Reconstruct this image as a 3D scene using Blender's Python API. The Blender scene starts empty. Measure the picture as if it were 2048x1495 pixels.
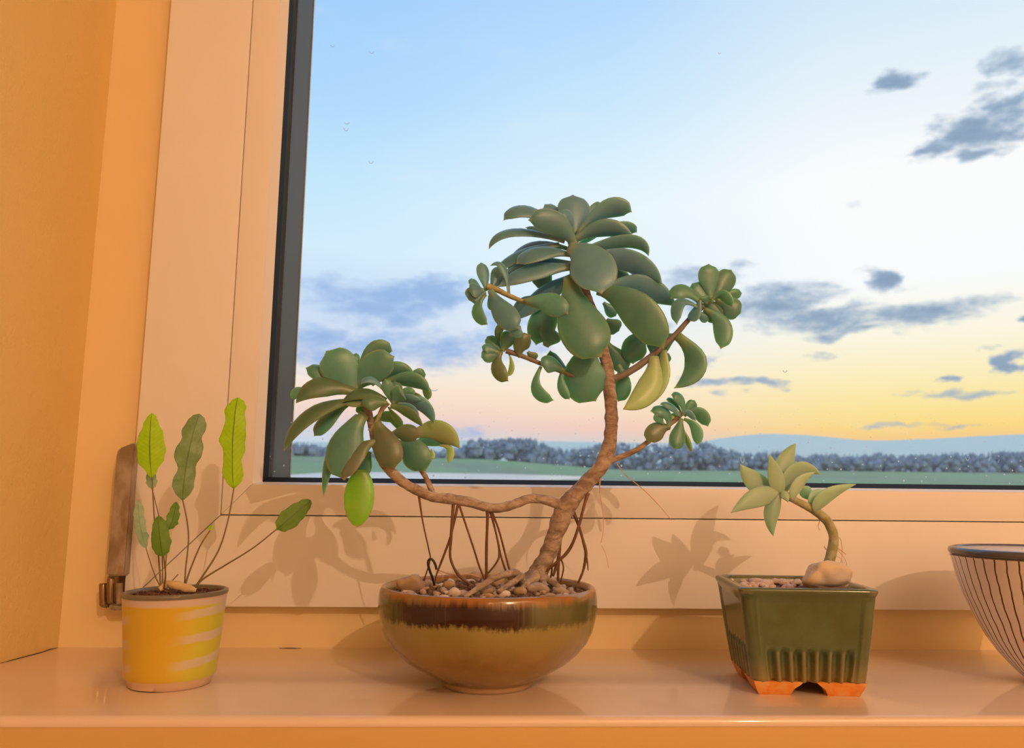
import bpy, bmesh, math, random
from mathutils import Vector, Matrix, noise
random.seed(7)
SC = bpy.context.scene
COL = SC.collection

# ------------------------------------------------------------------ camera
FPX, PITCH, YAW, ROLL, CAMH = 1600.0, .1490, -.0388, .0102, .1275
def cam_axes():
    cp, sp = math.cos(PITCH), math.sin(PITCH)
    Z = Matrix.Rotation(YAW, 3, 'Z')
    f, u, x = Z @ Vector((0, cp, sp)), Z @ Vector((0, -sp, cp)), Z @ Vector((1, 0, 0))
    c, s = math.cos(ROLL), math.sin(ROLL)
    return c*x + s*u, -s*x + c*u, f
AX, AU, AF = cam_axes()
cam = bpy.data.objects.new('camera', bpy.data.cameras.new('camera'))
COL.objects.link(cam)
M = Matrix.Identity(4)
for i in range(3):
    M[i][0], M[i][1], M[i][2] = AX[i], AU[i], -AF[i]
M[2][3] = CAMH
cam.matrix_world = M
cam.data.sensor_width = 36
cam.data.sensor_fit = 'HORIZONTAL'
cam.data.lens = FPX/2048*36
cam.data.clip_start = .01
cam.data.clip_end = 8000
SC.camera = cam
cam.data.dof.use_dof = True
cam.data.dof.focus_distance = .575
cam.data.dof.aperture_fstop = 14
def ray(px, py):
    return AF*FPX + AX*(px-1024) - AU*(py-747.5)
def onY(px, py, Y):
    d = ray(px, py)
    return d*(Y/d.y) + Vector((0, 0, CAMH))
def onZ(px, py, z):
    d = ray(px, py)
    return d*((z-CAMH)/d.z) + Vector((0, 0, CAMH))

# ------------------------------------------------------------------ colour management
SC.view_settings.view_transform = 'Standard'
SC.view_settings.look = 'None'
SC.view_settings.exposure = 0
SC.view_settings.gamma = 1
SC.view_settings.use_curve_mapping = False
SC.cycles.use_denoising = True
SC.cycles.max_bounces = 10
SC.cycles.diffuse_bounces = 5
SC.cycles.transparent_max_bounces = 16
SC.cycles.volume_bounces = 1
SC.cycles.sample_clamp_indirect = 4
SC.cycles.caustics_reflective = False
SC.cycles.caustics_refractive = False

def lin(c):
    return tuple(((v/255)/12.92 if v/255 <= .04045 else (((v/255)+.055)/1.055)**2.4) for v in c) + (1,)

# ------------------------------------------------------------------ world: dusk sky with clouds
def azel(px, py):
    d = ray(px, py).normalized()
    return math.atan2(d.x, d.y), math.asin(d.z)
W = bpy.data.worlds.new('sky'); SC.world = W; W.use_nodes = True
NT = W.node_tree; NT.nodes.clear()
def N(t, **k):
    n = NT.nodes.new(t)
    for a, b in k.items(): setattr(n, a, b)
    return n
def L(a, b): NT.links.new(a, b)
def mth(op, a, b=None, c=None, clamp=False):
    n = N('ShaderNodeMath', operation=op); n.use_clamp = clamp
    for i, v in enumerate((a, b, c)):
        if v is None: continue
        if isinstance(v, (int, float)): n.inputs[i].default_value = v
        else: L(v, n.inputs[i])
    return n.outputs[0]
tc = N('ShaderNodeTexCoord')
sep = N('ShaderNodeSeparateXYZ'); L(tc.outputs['Generated'], sep.inputs[0])
AZ = mth('ARCTAN2', sep.outputs[0], sep.outputs[1])
EL = mth('ARCSINE', sep.outputs[2])
def ramp(stops):
    r = N('ShaderNodeValToRGB')
    e = r.color_ramp.elements
    lo, hi = 0, 36
    stops = sorted(stops)
    e[0].position = stops[0][0]/hi; e[0].color = lin(stops[0][1])
    e[1].position = stops[-1][0]/hi; e[1].color = lin(stops[-1][1])
    for p, c in stops[1:-1]:
        q = e.new(p/hi); q.color = lin(c)
    L(mth('DIVIDE', EL, math.radians(hi)), r.inputs[0])
    return r.outputs[0]
RL = ramp([(3.4,(205,222,238)),(4.6,(222,214,222)),(5.6,(246,216,206)),(7.2,(253,230,212)),(8.6,(246,236,230)),(10.5,(212,224,246)),(14,(205,226,250)),(17,(214,239,255)),(21,(200,234,255)),(27,(178,219,255)),(34,(164,208,255))])
RM = ramp([(3.4,(215,215,215)),(4.6,(250,208,192)),(6,(253,224,198)),(8,(255,238,212)),(11,(238,242,244)),(14,(228,242,255)),(20,(236,249,255)),(27,(205,234,255)),(34,(180,217,255))])
RR = ramp([(3.6,(252,205,140)),(4.6,(255,220,134)),(6,(255,232,160)),(8,(255,240,192)),(10.5,(255,249,228)),(14,(253,254,255)),(21,(255,255,255)),(27,(232,243,252)),(34,(205,230,250))])
def srange(v, a, b):
    m = N('ShaderNodeMapRange', interpolation_type='SMOOTHSTEP')
    m.inputs[1].default_value = a; m.inputs[2].default_value = b
    L(v, m.inputs[0]); return m.outputs[0]
def mix(f, a, b):
    m = N('ShaderNodeMix', data_type='RGBA')
    L(f, m.inputs[0])
    for i, v in ((6, a), (7, b)):
        if isinstance(v, tuple): m.inputs[i].default_value = v
        else: L(v, m.inputs[i])
    return m.outputs[2]
base = mix(srange(AZ, math.radians(-14), math.radians(12)), RL, RM)
base = mix(srange(AZ, math.radians(8), math.radians(27)), base, RR)
# below the horizon the sky is a dull ground tone
cmb = N('ShaderNodeCombineXYZ'); L(AZ, cmb.inputs[0]); L(EL, cmb.inputs[1])
def noise_tex(sx, sy, scale, detail, rough, dist=0):
    mp = N('ShaderNodeVectorMath', operation='MULTIPLY'); L(cmb.outputs[0], mp.inputs[0])
    mp.inputs[1].default_value = (sx, sy, 1)
    n = N('ShaderNodeTexNoise'); n.inputs['Scale'].default_value = scale
    n.inputs['Detail'].default_value = detail; n.inputs['Roughness'].default_value = rough
    n.inputs['Distortion'].default_value = dist
    L(mp.outputs[0], n.inputs['Vector']); return n.outputs[0]
n1 = noise_tex(1, 2.6, 15, 10, .66, .25)
n2 = noise_tex(1, 3.5, 5, 5, .55, .2)
CL = [(650,585,95,45,.8),(760,600,150,62,.95),(880,590,110,48,1),(640,690,130,55,.85),(820,690,190,45,.9),(990,640,90,45,.75),
      (1010,700,120,30,.7),(900,735,120,14,.4),
      (1390,560,110,36,.8),(1480,525,60,15,.7),(1430,610,60,45,.9),(1560,605,110,45,1.05),(1650,640,150,38,1.15),(1780,562,62,34,1.2),
      (1830,630,180,34,1.1),(1960,610,100,22,.8),(1690,668,120,16,1),(2040,648,30,14,1),
      (1955,262,115,48,1.35),(1870,300,75,24,1.1),(2030,225,70,60,1.0),(1940,310,70,22,1.1),(1795,165,70,26,1.15),(1760,195,40,14,.5),(2020,120,60,36,.8),(1960,175,50,24,.6),
      (2035,722,45,24,1.1),(1912,750,22,9,1),(1985,702,30,9,.7),(1640,714,50,12,.7),(1430,765,90,14,.9),(1405,718,40,14,.95),
      (1510,765,50,12,.8),(1445,793,35,9,.7),(1960,778,130,10,.85),(1800,848,90,9,.8),(1900,848,60,6,.5),(1850,778,50,6,.6),(1350,805,60,9,.4),(930,862,70,22,.7),(780,850,80,18,.5),
      (1700,408,28,9,.45),(1180,640,90,25,.35),(1290,640,60,24,.6)]
wn = N('ShaderNodeTexNoise'); wn.inputs['Scale'].default_value = 11; wn.inputs['Detail'].default_value = 4; wn.inputs['Roughness'].default_value = .6
wv1 = N('ShaderNodeVectorMath', operation='MULTIPLY'); L(cmb.outputs[0], wv1.inputs[0]); wv1.inputs[1].default_value = (1, 1.8, 1); L(wv1.outputs[0], wn.inputs['Vector'])
wv2 = N('ShaderNodeVectorMath', operation='SUBTRACT'); L(wn.outputs['Color'], wv2.inputs[0]); wv2.inputs[1].default_value = (.5, .5, .5)
wv3 = N('ShaderNodeVectorMath', operation='MULTIPLY_ADD'); L(wv2.outputs[0], wv3.inputs[0]); wv3.inputs[1].default_value = (.16, .05, 0); L(cmb.outputs[0], wv3.inputs[2])
WARP = wv3.outputs[0]
acc = None
for (px, py, w, h, s) in CL:
    a, e = azel(px, py); a2, _ = azel(px+w, py); _, e2 = azel(px, py-h)
    iw, ih = 1/abs(a2-a), 1/abs(e2-e)
    v = N('ShaderNodeVectorMath', operation='MULTIPLY_ADD'); L(WARP, v.inputs[0])
    v.inputs[1].default_value = (iw, ih, 0); v.inputs[2].default_value = (-a*iw, -e*ih, 0)
    ln = N('ShaderNodeVectorMath', operation='LENGTH'); L(v.outputs[0], ln.inputs[0])
    m = N('ShaderNodeMapRange', interpolation_type='SMOOTHSTEP')
    m.inputs[1].default_value = 1.45; m.inputs[2].default_value = .15; m.inputs[4].default_value = s
    L(ln.outputs['Value'], m.inputs[0])
    acc = m.outputs[0] if acc is None else mth('MAXIMUM', acc, m.outputs[0])
dens = mth('ADD', acc, mth('MULTIPLY', mth('SUBTRACT', n1, .5), 1.9))
dens = mth('ADD', dens, mth('MULTIPLY', mth('SUBTRACT', n2, .5), .7))
cf = mth('MULTIPLY', srange(dens, .16, 1.12), srange(acc, .02, .42))
ccol = mix(srange(AZ, math.radians(0), math.radians(20)), lin((150,184,232)), lin((148,174,202)))
thick = srange(dens, .6, 1.6)
ccol = mix(thick, ccol, mix(srange(AZ, math.radians(0), math.radians(20)), lin((150,180,226)), lin((126,150,182))))
full = mix(mth('MULTIPLY', cf, .92), base, ccol)
# broad thin veils anywhere in the sky
veil = mth('MULTIPLY', srange(n2, .55, .8), .16)
full = mix(veil, full, lin((250,248,248)))
full = mix(srange(EL, math.radians(-2), math.radians(-6)), full, lin((86,92,80)))
bg = N('ShaderNodeBackground'); L(full, bg.inputs[0]); bg.inputs[1].default_value = 1.0
wo = N('ShaderNodeOutputWorld'); L(bg.outputs[0], wo.inputs[0])
W.cycles.sampling_method = 'MANUAL'; W.cycles.sample_map_resolution = 512

# ------------------------------------------------------------------ lamps of the room (behind the camera), plus an added fill spot
def lamp(name, loc, power, colour, radius):
    d = bpy.data.lights.new(name, 'POINT'); d.energy = power; d.color = colour; d.shadow_soft_size = radius
    o = bpy.data.objects.new(name, d); o.location = loc; COL.objects.link(o); return o
LAMPCOL = (1, .60, .34)
lamp('ceiling_lamp', (1.05, -1.93, 1.40), 72, LAMPCOL, .011)
lamp('second_ceiling_lamp', (.15, -2.3, 1.40), 4, LAMPCOL, .02)
ud = bpy.data.lights.new('ambient_fill_spot', 'SPOT'); ud.energy = 160; ud.color = LAMPCOL; ud.shadow_soft_size = .08; ud.spot_size = math.radians(130); ud.spot_blend = .6
uo = bpy.data.objects.new('ambient_fill_spot', ud); uo.location = (1.3, -1.5, .75); uo.rotation_euler = (math.pi, 0, 0); COL.objects.link(uo)  # added spot aimed at the ceiling for ambient fill, not a room lamp
# opening of the window lets skylight in
pd = bpy.data.lights.new('window_portal', 'AREA'); pd.shape = 'RECTANGLE'; pd.size = 1.1; pd.size_y = .9
pd.cycles.is_portal = True
po = bpy.data.objects.new('window_portal', pd); po.location = (.38, .78, .58); po.rotation_euler = (math.radians(-90), 0, 0); COL.objects.link(po)

# ------------------------------------------------------------------ helpers
def mat(name, col=(.5,.5,.5), rough=.5, spec=.5, **k):
    m = bpy.data.materials.new(name); m.use_nodes = True
    b = m.node_tree.nodes['Principled BSDF']
    b.inputs['Base Color'].default_value = tuple(col)[:3] + (1,)
    b.inputs['Roughness'].default_value = rough
    b.inputs['Specular IOR Level'].default_value = spec
    for a, v in k.items(): b.inputs[a].default_value = v
    return m
class G:
    """small node-graph writer"""
    def __init__(s, m): s.t = m.node_tree; s.b = s.t.nodes.get('Principled BSDF'); s.out = s.t.nodes.get('Material Output')
    def n(s, t, **k):
        x = s.t.nodes.new(t)
        for a, b in k.items(): setattr(x, a, b)
        return x
    def l(s, a, b): s.t.links.new(a, b)
    def set(s, sock, v):
        if isinstance(v, (int, float)): sock.default_value = v
        elif isinstance(v, (tuple, list)): sock.default_value = v
        else: s.l(v, sock)
    def m(s, op, a, b=0.0, c=0.0, clamp=False):
        x = s.n('ShaderNodeMath', operation=op); x.use_clamp = clamp
        for i, v in enumerate((a, b, c)): s.set(x.inputs[i], v)
        return x.outputs[0]
    def obj(s): return s.n('ShaderNodeTexCoord').outputs['Object']
    def xyz(s, v):
        x = s.n('ShaderNodeSeparateXYZ'); s.l(v, x.inputs[0]); return x.outputs
    def scale(s, v, sc):
        x = s.n('ShaderNodeVectorMath', operation='MULTIPLY'); s.l(v, x.inputs[0]); x.inputs[1].default_value = sc; return x.outputs[0]
    def noise(s, v, sc, det=3, ro=.5, dist=0):
        x = s.n('ShaderNodeTexNoise'); s.l(v, x.inputs['Vector']); x.inputs['Scale'].default_value = sc
        x.inputs['Detail'].default_value = det; x.inputs['Roughness'].default_value = ro; x.inputs['Distortion'].default_value = dist
        return x.outputs[0]
    def rng(s, v, a, b, c=0.0, d=1.0, smooth=True):
        x = s.n('ShaderNodeMapRange'); x.interpolation_type = 'SMOOTHSTEP' if smooth else 'LINEAR'
        s.set(x.inputs[0], v)
        for i, q in enumerate((a, b, c, d)): x.inputs[i+1].default_value = q
        return x.outputs[0]
    def mix(s, f, a, b):
        x = s.n('ShaderNodeMix', data_type='RGBA')
        s.set(x.inputs[0], f); s.set(x.inputs[6], a if not isinstance(a, tuple) else tuple(a)[:3]+(1,)); s.set(x.inputs[7], b if not isinstance(b, tuple) else tuple(b)[:3]+(1,))
        return x.outputs[2]
    def bump(s, h, strength, dist):
        x = s.n('ShaderNodeBump'); x.inputs['Strength'].default_value = strength; x.inputs['Distance'].default_value = dist
        s.l(h, x.inputs['Height']); s.l(x.outputs[0], s.b.inputs['Normal'])
    def attr(s, name):
        x = s.n('ShaderNodeAttribute', attribute_name=name); return x.outputs['Fac']

def tag(o, label=None, cat=None, group=None, kind=None):
    for k, v in (('label', label), ('category', cat), ('group', group), ('kind', kind)):
        if v: o[k] = v
    return o
def empty(name, loc=(0,0,0), rz=0):
    o = bpy.data.objects.new(name, None); o.location = loc; o.rotation_euler = (0, 0, rz)
    o.empty_display_size = .01; COL.objects.link(o); return o
def link_mesh(name, me, m, parent=None, smooth=True):
    o = bpy.data.objects.new(name, me); COL.objects.link(o)
    if m: me.materials.append(m)
    if smooth:
        for p in me.polygons: p.use_smooth = True
    if parent:
        o.parent = parent
        o.matrix_parent_inverse = parent_world(parent).inverted()
    return o
def parent_world(p):
    m = p.matrix_basis.copy()
    while p.parent:
        m = p.parent.matrix_basis @ p.matrix_parent_inverse @ m if False else (p.parent.matrix_basis @ p.matrix_parent_inverse) @ m
        p = p.parent
    return m
def from_bm(name, bm, m, parent=None, smooth=True):
    bmesh.ops.recalc_face_normals(bm, faces=bm.faces)
    me = bpy.data.meshes.new(name); bm.to_mesh(me); bm.free()
    return link_mesh(name, me, m, parent, smooth)
def smooth_by_angle(o, ang=40):
    me = o.data
    for p in me.polygons: p.use_smooth = True
    me.set_sharp_from_angle(angle=math.radians(ang))
def hexa(bm, v8, bevel=0, seg=2):
    vs = [bm.verts.new(v) for v in v8]
    fs = [bm.faces.new([vs[i] for i in q]) for q in ((0,1,2,3),(7,6,5,4),(0,4,5,1),(1,5,6,2),(2,6,7,3),(3,7,4,0))]
    if bevel:
        es = set(e for f in fs for e in f.edges)
        bmesh.ops.bevel(bm, geom=list(es), offset=bevel, segments=seg, affect='EDGES', profile=.6)
def box(bm, x0, x1, y0, y1, z0, z1, bevel=0, seg=2):
    hexa(bm, [(x0,y0,z0),(x1,y0,z0),(x1,y1,z0),(x0,y1,z0),(x0,y0,z1),(x1,y0,z1),(x1,y1,z1),(x0,y1,z1)], bevel, seg)
def boxo(name, b, m, parent=None, bevel=0, seg=2):
    bm = bmesh.new(); box(bm, *b, bevel=bevel, seg=seg)
    o = from_bm(name, bm, m, parent, smooth=False)
    if bevel: smooth_by_angle(o, 50)
    return o
def lathe_mesh(name, prof, n=96, closed=False, fn=None):
    vs, fs = [], []
    for (r, z) in prof:
        for k in range(n):
            a = 2*math.pi*k/n
            p = Vector((r*math.cos(a), r*math.sin(a), z))
            if fn: p = fn(p, a, r, z)
            vs.append(p)
    for i in range(len(prof)-1):
        for k in range(n):
            k2 = (k+1) % n
            fs.append((i*n+k, i*n+k2, (i+1)*n+k2, (i+1)*n+k))
    if prof[0][0] > 1e-6: fs.append(tuple(reversed(range(n))))
    if prof[-1][0] > 1e-6: fs.append(tuple((len(prof)-1)*n+k for k in range(n)))
    me = bpy.data.meshes.new(name); me.from_pydata(vs, [], fs); me.validate(); return me
def catmull(P, per=8):
    out = []
    n = len(P)
    for i in range(n-1):
        p0, p1, p2, p3 = P[max(i-1,0)], P[i], P[i+1], P[min(i+2,n-1)]
        for k in range(per):
            t = k/per
            out.append([.5*((2*b)+(-a+c)*t+(2*a-5*b+4*c-d)*t*t+(-a+3*b-3*c+d)*t**3) for a, b, c, d in zip(p0, p1, p2, p3)])
    out.append(list(P[-1])); return out
def tube_bm(bm, pts, per=8, seg=10, knob=0, seed=0, cap=True):
    """pts: (x,y,z,r)"""
    P = catmull([list(p) for p in pts], per)
    C = [Vector(p[:3]) for p in P]
    prev = None; up = Vector((.13, -.97, .21)).normalized()
    for i, c in enumerate(C):
        t = (C[min(i+1, len(C)-1)] - C[max(i-1, 0)])
        if t.length < 1e-9: t = Vector((0,0,1))
        t.normalize()
        a = up - t*up.dot(t)
        if a.length < .05: a = Vector((1,0,0)) - t*t.x
        a.normalize(); b = t.cross(a); up = a
        r = max(P[i][3], 1e-5)
        ring = []
        for k in range(seg):
            th = 2*math.pi*k/seg
            d = a*math.cos(th) + b*math.sin(th)
            rr = r
            if knob: rr *= 1 + knob*noise.noise((c + d*r)*260 + Vector((seed, 0, 0))) + knob*.8*max(0, noise.noise(c*150 + Vector((0, seed, 3))))
            ring.append(bm.verts.new(c + d*rr))
        if prev:
            for k in range(seg):
                bm.faces.new((prev[k], prev[(k+1)%seg], ring[(k+1)%seg], ring[k]))
        elif cap: bm.faces.new(list(reversed(ring)))
        prev = ring
    if cap: bm.faces.new(prev)
def ptube(name, pts, Y, m, parent=None, knob=0, seg=10, per=8, label=None):
    """pts: (px, py, width_px[, dY cm])"""
    P = []
    for p in pts:
        y = Y + (p[3]*.01 if len(p) > 3 else 0)
        v = onY(p[0], p[1], y)
        P.append((v.x, v.y, v.z, p[2]*.5/FPX*y))
    bm = bmesh.new(); tube_bm(bm, P, per=per, seg=seg, knob=knob, seed=random.random()*50)
    o = from_bm(name, bm, m, parent)
    if label: o['label'] = label
    return o

# ------------------------------------------------------------------ materials
M_white = mat('painted_frame', (.83,.80,.77), .38, .4)
g = G(M_white); c = g.noise(g.obj(), 9, 2); g.l(g.mix(c, (.80,.77,.75), (.86,.83,.81)), g.b.inputs['Base Color'])
M_frame = mat('bounce_tinted_fixed_frame', (.84,.67,.37), .42, .4)  # warm bounce from wall and sill painted into the frame's base colour
M_wall = mat('cream_plaster', (.80,.70,.50), .85, .2)
g = G(M_wall); o_ = g.obj(); c = g.noise(o_, 7, 4)
g.l(g.mix(c, (.74,.54,.21), (.81,.62,.30)), g.b.inputs['Base Color'])
h1 = g.noise(o_, 420, 4, .65); h2 = g.noise(o_, 90, 3, .6); g.bump(g.m('ADD', h1, g.m('MULTIPLY', h2, 1.2)), .5, .0012)
M_roomwall = mat('room_plaster', (.82,.78,.70), .9, .1)
M_floor = mat('floor_boards', (.42,.28,.17), .5)
M_sill = mat('varnished_sill', (.72,.58,.42), .25, .7)
g = G(M_sill); o_ = g.obj(); c = g.noise(o_, 14, 4, .6)
g.l(g.mix(c, (.76,.60,.45), (.80,.65,.51)), g.b.inputs['Base Color'])
r_ = g.noise(o_, 300, 3, .6); g.l(g.rng(r_, .3, .7, .42, .5), g.b.inputs['Roughness']); g.b.inputs['Coat Weight'].default_value = .8; g.b.inputs['Coat Roughness'].default_value = .07
g.bump(g.noise(o_, 500, 2, .5), .03, .0002)
M_crack = mat('dark_crack', (.10,.05,.02), .9, .1)
M_sillface = mat('sill_front_face', (.66,.44,.17), .5, .3)  # sill front, a darker orange-brown than the top
M_gasket = mat('black_gasket', (.010,.010,.011), .7, .25)
M_anth = mat('anthracite_cladding', (.05,.055,.068), .5)
g = G(M_anth); g.bump(g.noise(g.obj(), 600, 2), .1, .0005)
M_spacer = mat('pale_spacer', (.55,.57,.6), .3, Metallic=.3)
M_hinge = mat('brown_metal', (.36,.28,.20), .42, .5, Metallic=.35)
g = G(M_hinge); o_ = g.obj(); c = g.rng(g.noise(g.scale(o_, (1,1,.5)), 60, 4, .6), .35, .65)
g.l(g.mix(c, (.26,.19,.12), (.44,.37,.31)), g.b.inputs['Base Color'])
M_bronze = mat('worn_bronze_metal', (.30,.20,.12), .22, .5, Metallic=.8)

def leaf_mat(name, green, green2, basec, edge, sss=.55, rough=.4, coat=.0):
    m = mat(name, green, rough, .5)
    g = G(m); b = g.b; o_ = g.obj()
    nz = g.noise(o_, 60, 4, .6)
    c = g.mix(g.rng(nz, .35, .65), green, green2)
    info = g.n('ShaderNodeObjectInfo').outputs['Random']
    hsv = g.n('ShaderNodeHueSaturation'); g.l(c, hsv.inputs['Color'])
    g.l(g.rng(info, 0, 1, .82, 1.2, False), hsv.inputs['Value']); g.l(g.rng(info, 0, 1, .49, .51, False), hsv.inputs['Hue'])
    c = hsv.outputs[0]
    tt, ed = g.attr('along'), g.attr('edge')
    c = g.mix(g.rng(tt, .25, .0, 0, .75), c, basec)
    e = g.m('MULTIPLY', g.rng(ed, .80, 1.0), g.rng(tt, .2, .9))
    c = g.mix(g.m('MULTIPLY', e, .55), c, edge)
    c = g.mix(g.rng(tt, .93, 1.0, 0, .8), c, edge)
    g.l(c, b.inputs['Base Color'])
    b.inputs['Coat Weight'].default_value = .25; b.inputs['Coat Roughness'].default_value = .3
    b.inputs['Subsurface Weight'].default_value = sss
    b.inputs['Subsurface Radius'].default_value = (.35, 1.0, .22)
    b.inputs['Subsurface Scale'].default_value = .006
    b.inputs['Sheen Weight'].default_value = .15
    b.inputs['Sheen Tint'].default_value = (.75,.88,1,1)
    g.bump(g.noise(o_, 220, 3, .6), .1, .001)
    return m
M_leafd = leaf_mat('dark_succulent_leaf', (.10,.28,.40), (.12,.32,.43), (.26,.38,.26), (.36,.40,.38))  # blue raised to imitate veiling glare; pale edge imitates light through the rim
M_leaf = leaf_mat('green_succulent_leaf', (.075,.255,.22), (.10,.30,.26), (.28,.38,.18), (.34,.32,.22))  # lighter edge colour imitates light coming through the thin rim
M_leafp = leaf_mat('pinkish_succulent_leaf', (.12,.20,.12), (.155,.20,.135), (.24,.31,.16), (.36,.14,.13))
M_leafo = leaf_mat('olive_succulent_leaf', (.085,.19,.12), (.11,.21,.13), (.22,.32,.16), (.30,.20,.14))
M_leafy = leaf_mat('yellowing_succulent_leaf', (.34,.50,.24), (.38,.52,.28), (.42,.48,.30), (.33,.26,.15))
M_leafb = leaf_mat('bright_succulent_leaf', (.20,.48,.02), (.24,.50,.03), (.18,.30,.06), (.42,.28,.10), sss=.8)
M_leafs = leaf_mat('silver_succulent_leaf', (.36,.54,.40), (.40,.56,.44), (.36,.50,.34), (.50,.46,.40), rough=.55)
M_leafsd = leaf_mat('grey_green_succulent_leaf', (.24,.40,.32), (.28,.44,.35), (.32,.44,.32), (.38,.36,.3), rough=.55)
def fern_mat(name, c1, c2, rib):
    m = mat(name, c1, .42, .5); g = G(m)
    nz = g.noise(g.obj(), 140, 4, .6)
    c = g.mix(g.rng(nz, .3, .7), c1, c2)
    tt, ed = g.attr('along'), g.attr('edge')
    # midrib and faint side veins
    c = g.mix(g.rng(ed, .07, .0, 0, .85), c, rib)
    vn = g.m('FRACT', g.m('ADD', g.m('MULTIPLY', tt, 16), g.m('MULTIPLY', ed, -2.2)))
    c = g.mix(g.m('MULTIPLY', g.rng(vn, .12, 0), .25), c, rib)
    g.l(c, g.b.inputs['Base Color'])
    tr = g.n('ShaderNodeBsdfTranslucent'); g.l(c, tr.inputs[0])
    mx = g.n('ShaderNodeMixShader'); mx.inputs[0].default_value = .45
    g.l(g.b.outputs[0], mx.inputs[1]); g.l(tr.outputs[0], mx.inputs[2]); g.l(mx.outputs[0], g.out.inputs[0])
    return m
M_fern = fern_mat('bright_fern_frond', (.52,.82,.02), (.60,.88,.04), (.09,.20,.015))
M_ferng = fern_mat('dull_fern_frond', (.26,.44,.17), (.38,.56,.32), (.10,.18,.06))
M_ferns = fern_mat('silver_fern_frond', (.36,.58,.40), (.55,.72,.55), (.26,.38,.22))
M_stem = mat('fern_stem', (.20,.14,.05), .5)
M_bark = mat('trunk_bark', (.42,.28,.19), .7, .3)
g = G(M_bark); o_ = g.obj(); nz = g.noise(g.scale(o_, (1,1,2.0)), 110, 5, .65, .5)
g.l(g.mix(g.rng(nz, .3, .7), (.22,.15,.11), (.50,.41,.33)), g.b.inputs['Base Color']); g.bump(nz, .7, .002)
M_root = mat('aerial_root', (.20,.085,.045), .6)
g = G(M_root); g.l(g.mix(g.noise(g.obj(), 120, 3), (.09,.035,.018), (.24,.12,.06)), g.b.inputs['Base Color'])
M_rootp = mat('pale_root_hair', (.62,.38,.22), .6)
M_twig = mat('grey_branch', (.24,.22,.18), .6)
g = G(M_twig); nz = g.noise(g.obj(), 160, 4); g.l(g.mix(nz, (.16,.14,.13), (.30,.28,.24)), g.b.inputs['Base Color']); g.bump(nz, .4, .001)
M_gstem = mat('green_succulent_stem', (.36,.38,.20), .6)
g = G(M_gstem); nz = g.noise(g.obj(), 150, 4); g.l(g.mix(g.rng(nz, .35, .65), (.30,.31,.14), (.46,.46,.30)), g.b.inputs['Base Color']); g.bump(nz, .4, .001)
def stone_mat(name, a, b, c3):
    m = mat(name, a, .7, .35); g = G(m); o_ = g.obj()
    n1 = g.noise(g.scale(o_, (1,1,1.6)), 70, 5, .6, .8); n2 = g.noise(o_, 22, 3)
    c = g.mix(g.rng(n1, .35, .65), a, b); c = g.mix(g.rng(n2, .5, .62), c, c3)
    g.l(c, g.b.inputs['Base Color']); g.bump(n1, .35, .002); return m
M_stone = stone_mat('tan_stone', (.42,.28,.15), (.52,.38,.24), (.28,.18,.11))
M_stoneg = stone_mat('grey_stone', (.40,.31,.25), (.50,.42,.36), (.30,.22,.18))
M_stonew = stone_mat('pale_stone', (.66,.58,.52), (.74,.68,.62), (.50,.40,.34))
M_stoney = stone_mat('yellow_stone', (.62,.44,.20), (.68,.52,.28), (.52,.36,.18))
M_stonebig = stone_mat('cream_quartz_stone', (.72,.60,.44), (.66,.52,.34), (.52,.46,.42))
M_stonep = stone_mat('pinkish_gravel', (.66,.48,.40), (.74,.58,.50), (.5,.35,.28))
M_soil = mat('dry_soil', (.16,.10,.07), .9, .2)
g = G(M_soil); nz = g.noise(g.obj(), 240, 5, .7); g.l(g.mix(g.rng(nz, .3, .7), (.10,.055,.035), (.34,.22,.16)), g.b.inputs['Base Color']); g.bump(nz, 1, .003)
M_soild = mat('dark_bark_soil', (.10,.045,.03), .8, .3)
g = G(M_soild); nz = g.noise(g.obj(), 300, 4, .7); g.l(g.mix(g.rng(nz, .3, .7), (.05,.018,.012), (.20,.09,.055)), g.b.inputs['Base Color'])
M_wire = mat('black_wire', (.015,.012,.012), .35)

# ------------------------------------------------------------------ outdoors
def terrain_z(x, y):
    return terrain_0(y) + 2.7*sm(( 42-x)/45)*sm((y-110)/100)
def sm(t): t = max(0, min(1, t)); return t*t*(3-2*t)
def terrain_0(y):
    P = [(1, -2.9), (12, -2.6), (30, -.9), (60, .55), (100, 2.1), (250, 8.2), (420, 13), (900, 16), (4000, 20)]
    for (a, za), (b, zb) in zip(P, P[1:]):
        if y <= b:
            t = max(0, (y-a)/(b-a)); z = za + (zb-za)*t; break
    else: z = 20
    return z
bm = bmesh.new()
ys = [1.2, 6, 12, 20, 30, 40, 50, 60, 75, 90, 110, 140, 180, 220, 260, 320, 420, 600, 900, 1500, 2400]
grid = []
for y in ys:
    row = []
    for i in range(-20, 41):
        x = (i/20)*(20 + y*.95)
        z = terrain_z(x, y) + (noise.noise(Vector((x*.01, y*.01, 0)))*min(y*.004, 1.5) if y > 20 else 0)
        row.append(bm.verts.new((x, y, z)))
    grid.append(row)
for a, b in zip(grid, grid[1:]):
    for k in range(len(a)-1): bm.faces.new((a[k], a[k+1], b[k+1], b[k]))
M_field = mat('grass_field', (.12,.18,.07), .95, .1)
g = G(M_field); o_ = g.obj(); n1_ = g.noise(g.scale(o_, (1,.35,0)), .035, 5, .6); n2_ = g.noise(g.scale(o_, (1,.4,0)), .25, 5, .7)
c = g.mix(g.rng(n1_, .42, .6), (.27,.40,.20), (.27,.31,.22)); c = g.mix(g.rng(n2_, .4, .7, 0, .6), c, (.38,.46,.28))
g.l(c, g.b.inputs['Base Color'])
tag(from_bm('ground', bm, M_field), 'green and grey field rising away beyond the window', 'field', kind='structure')

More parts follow.
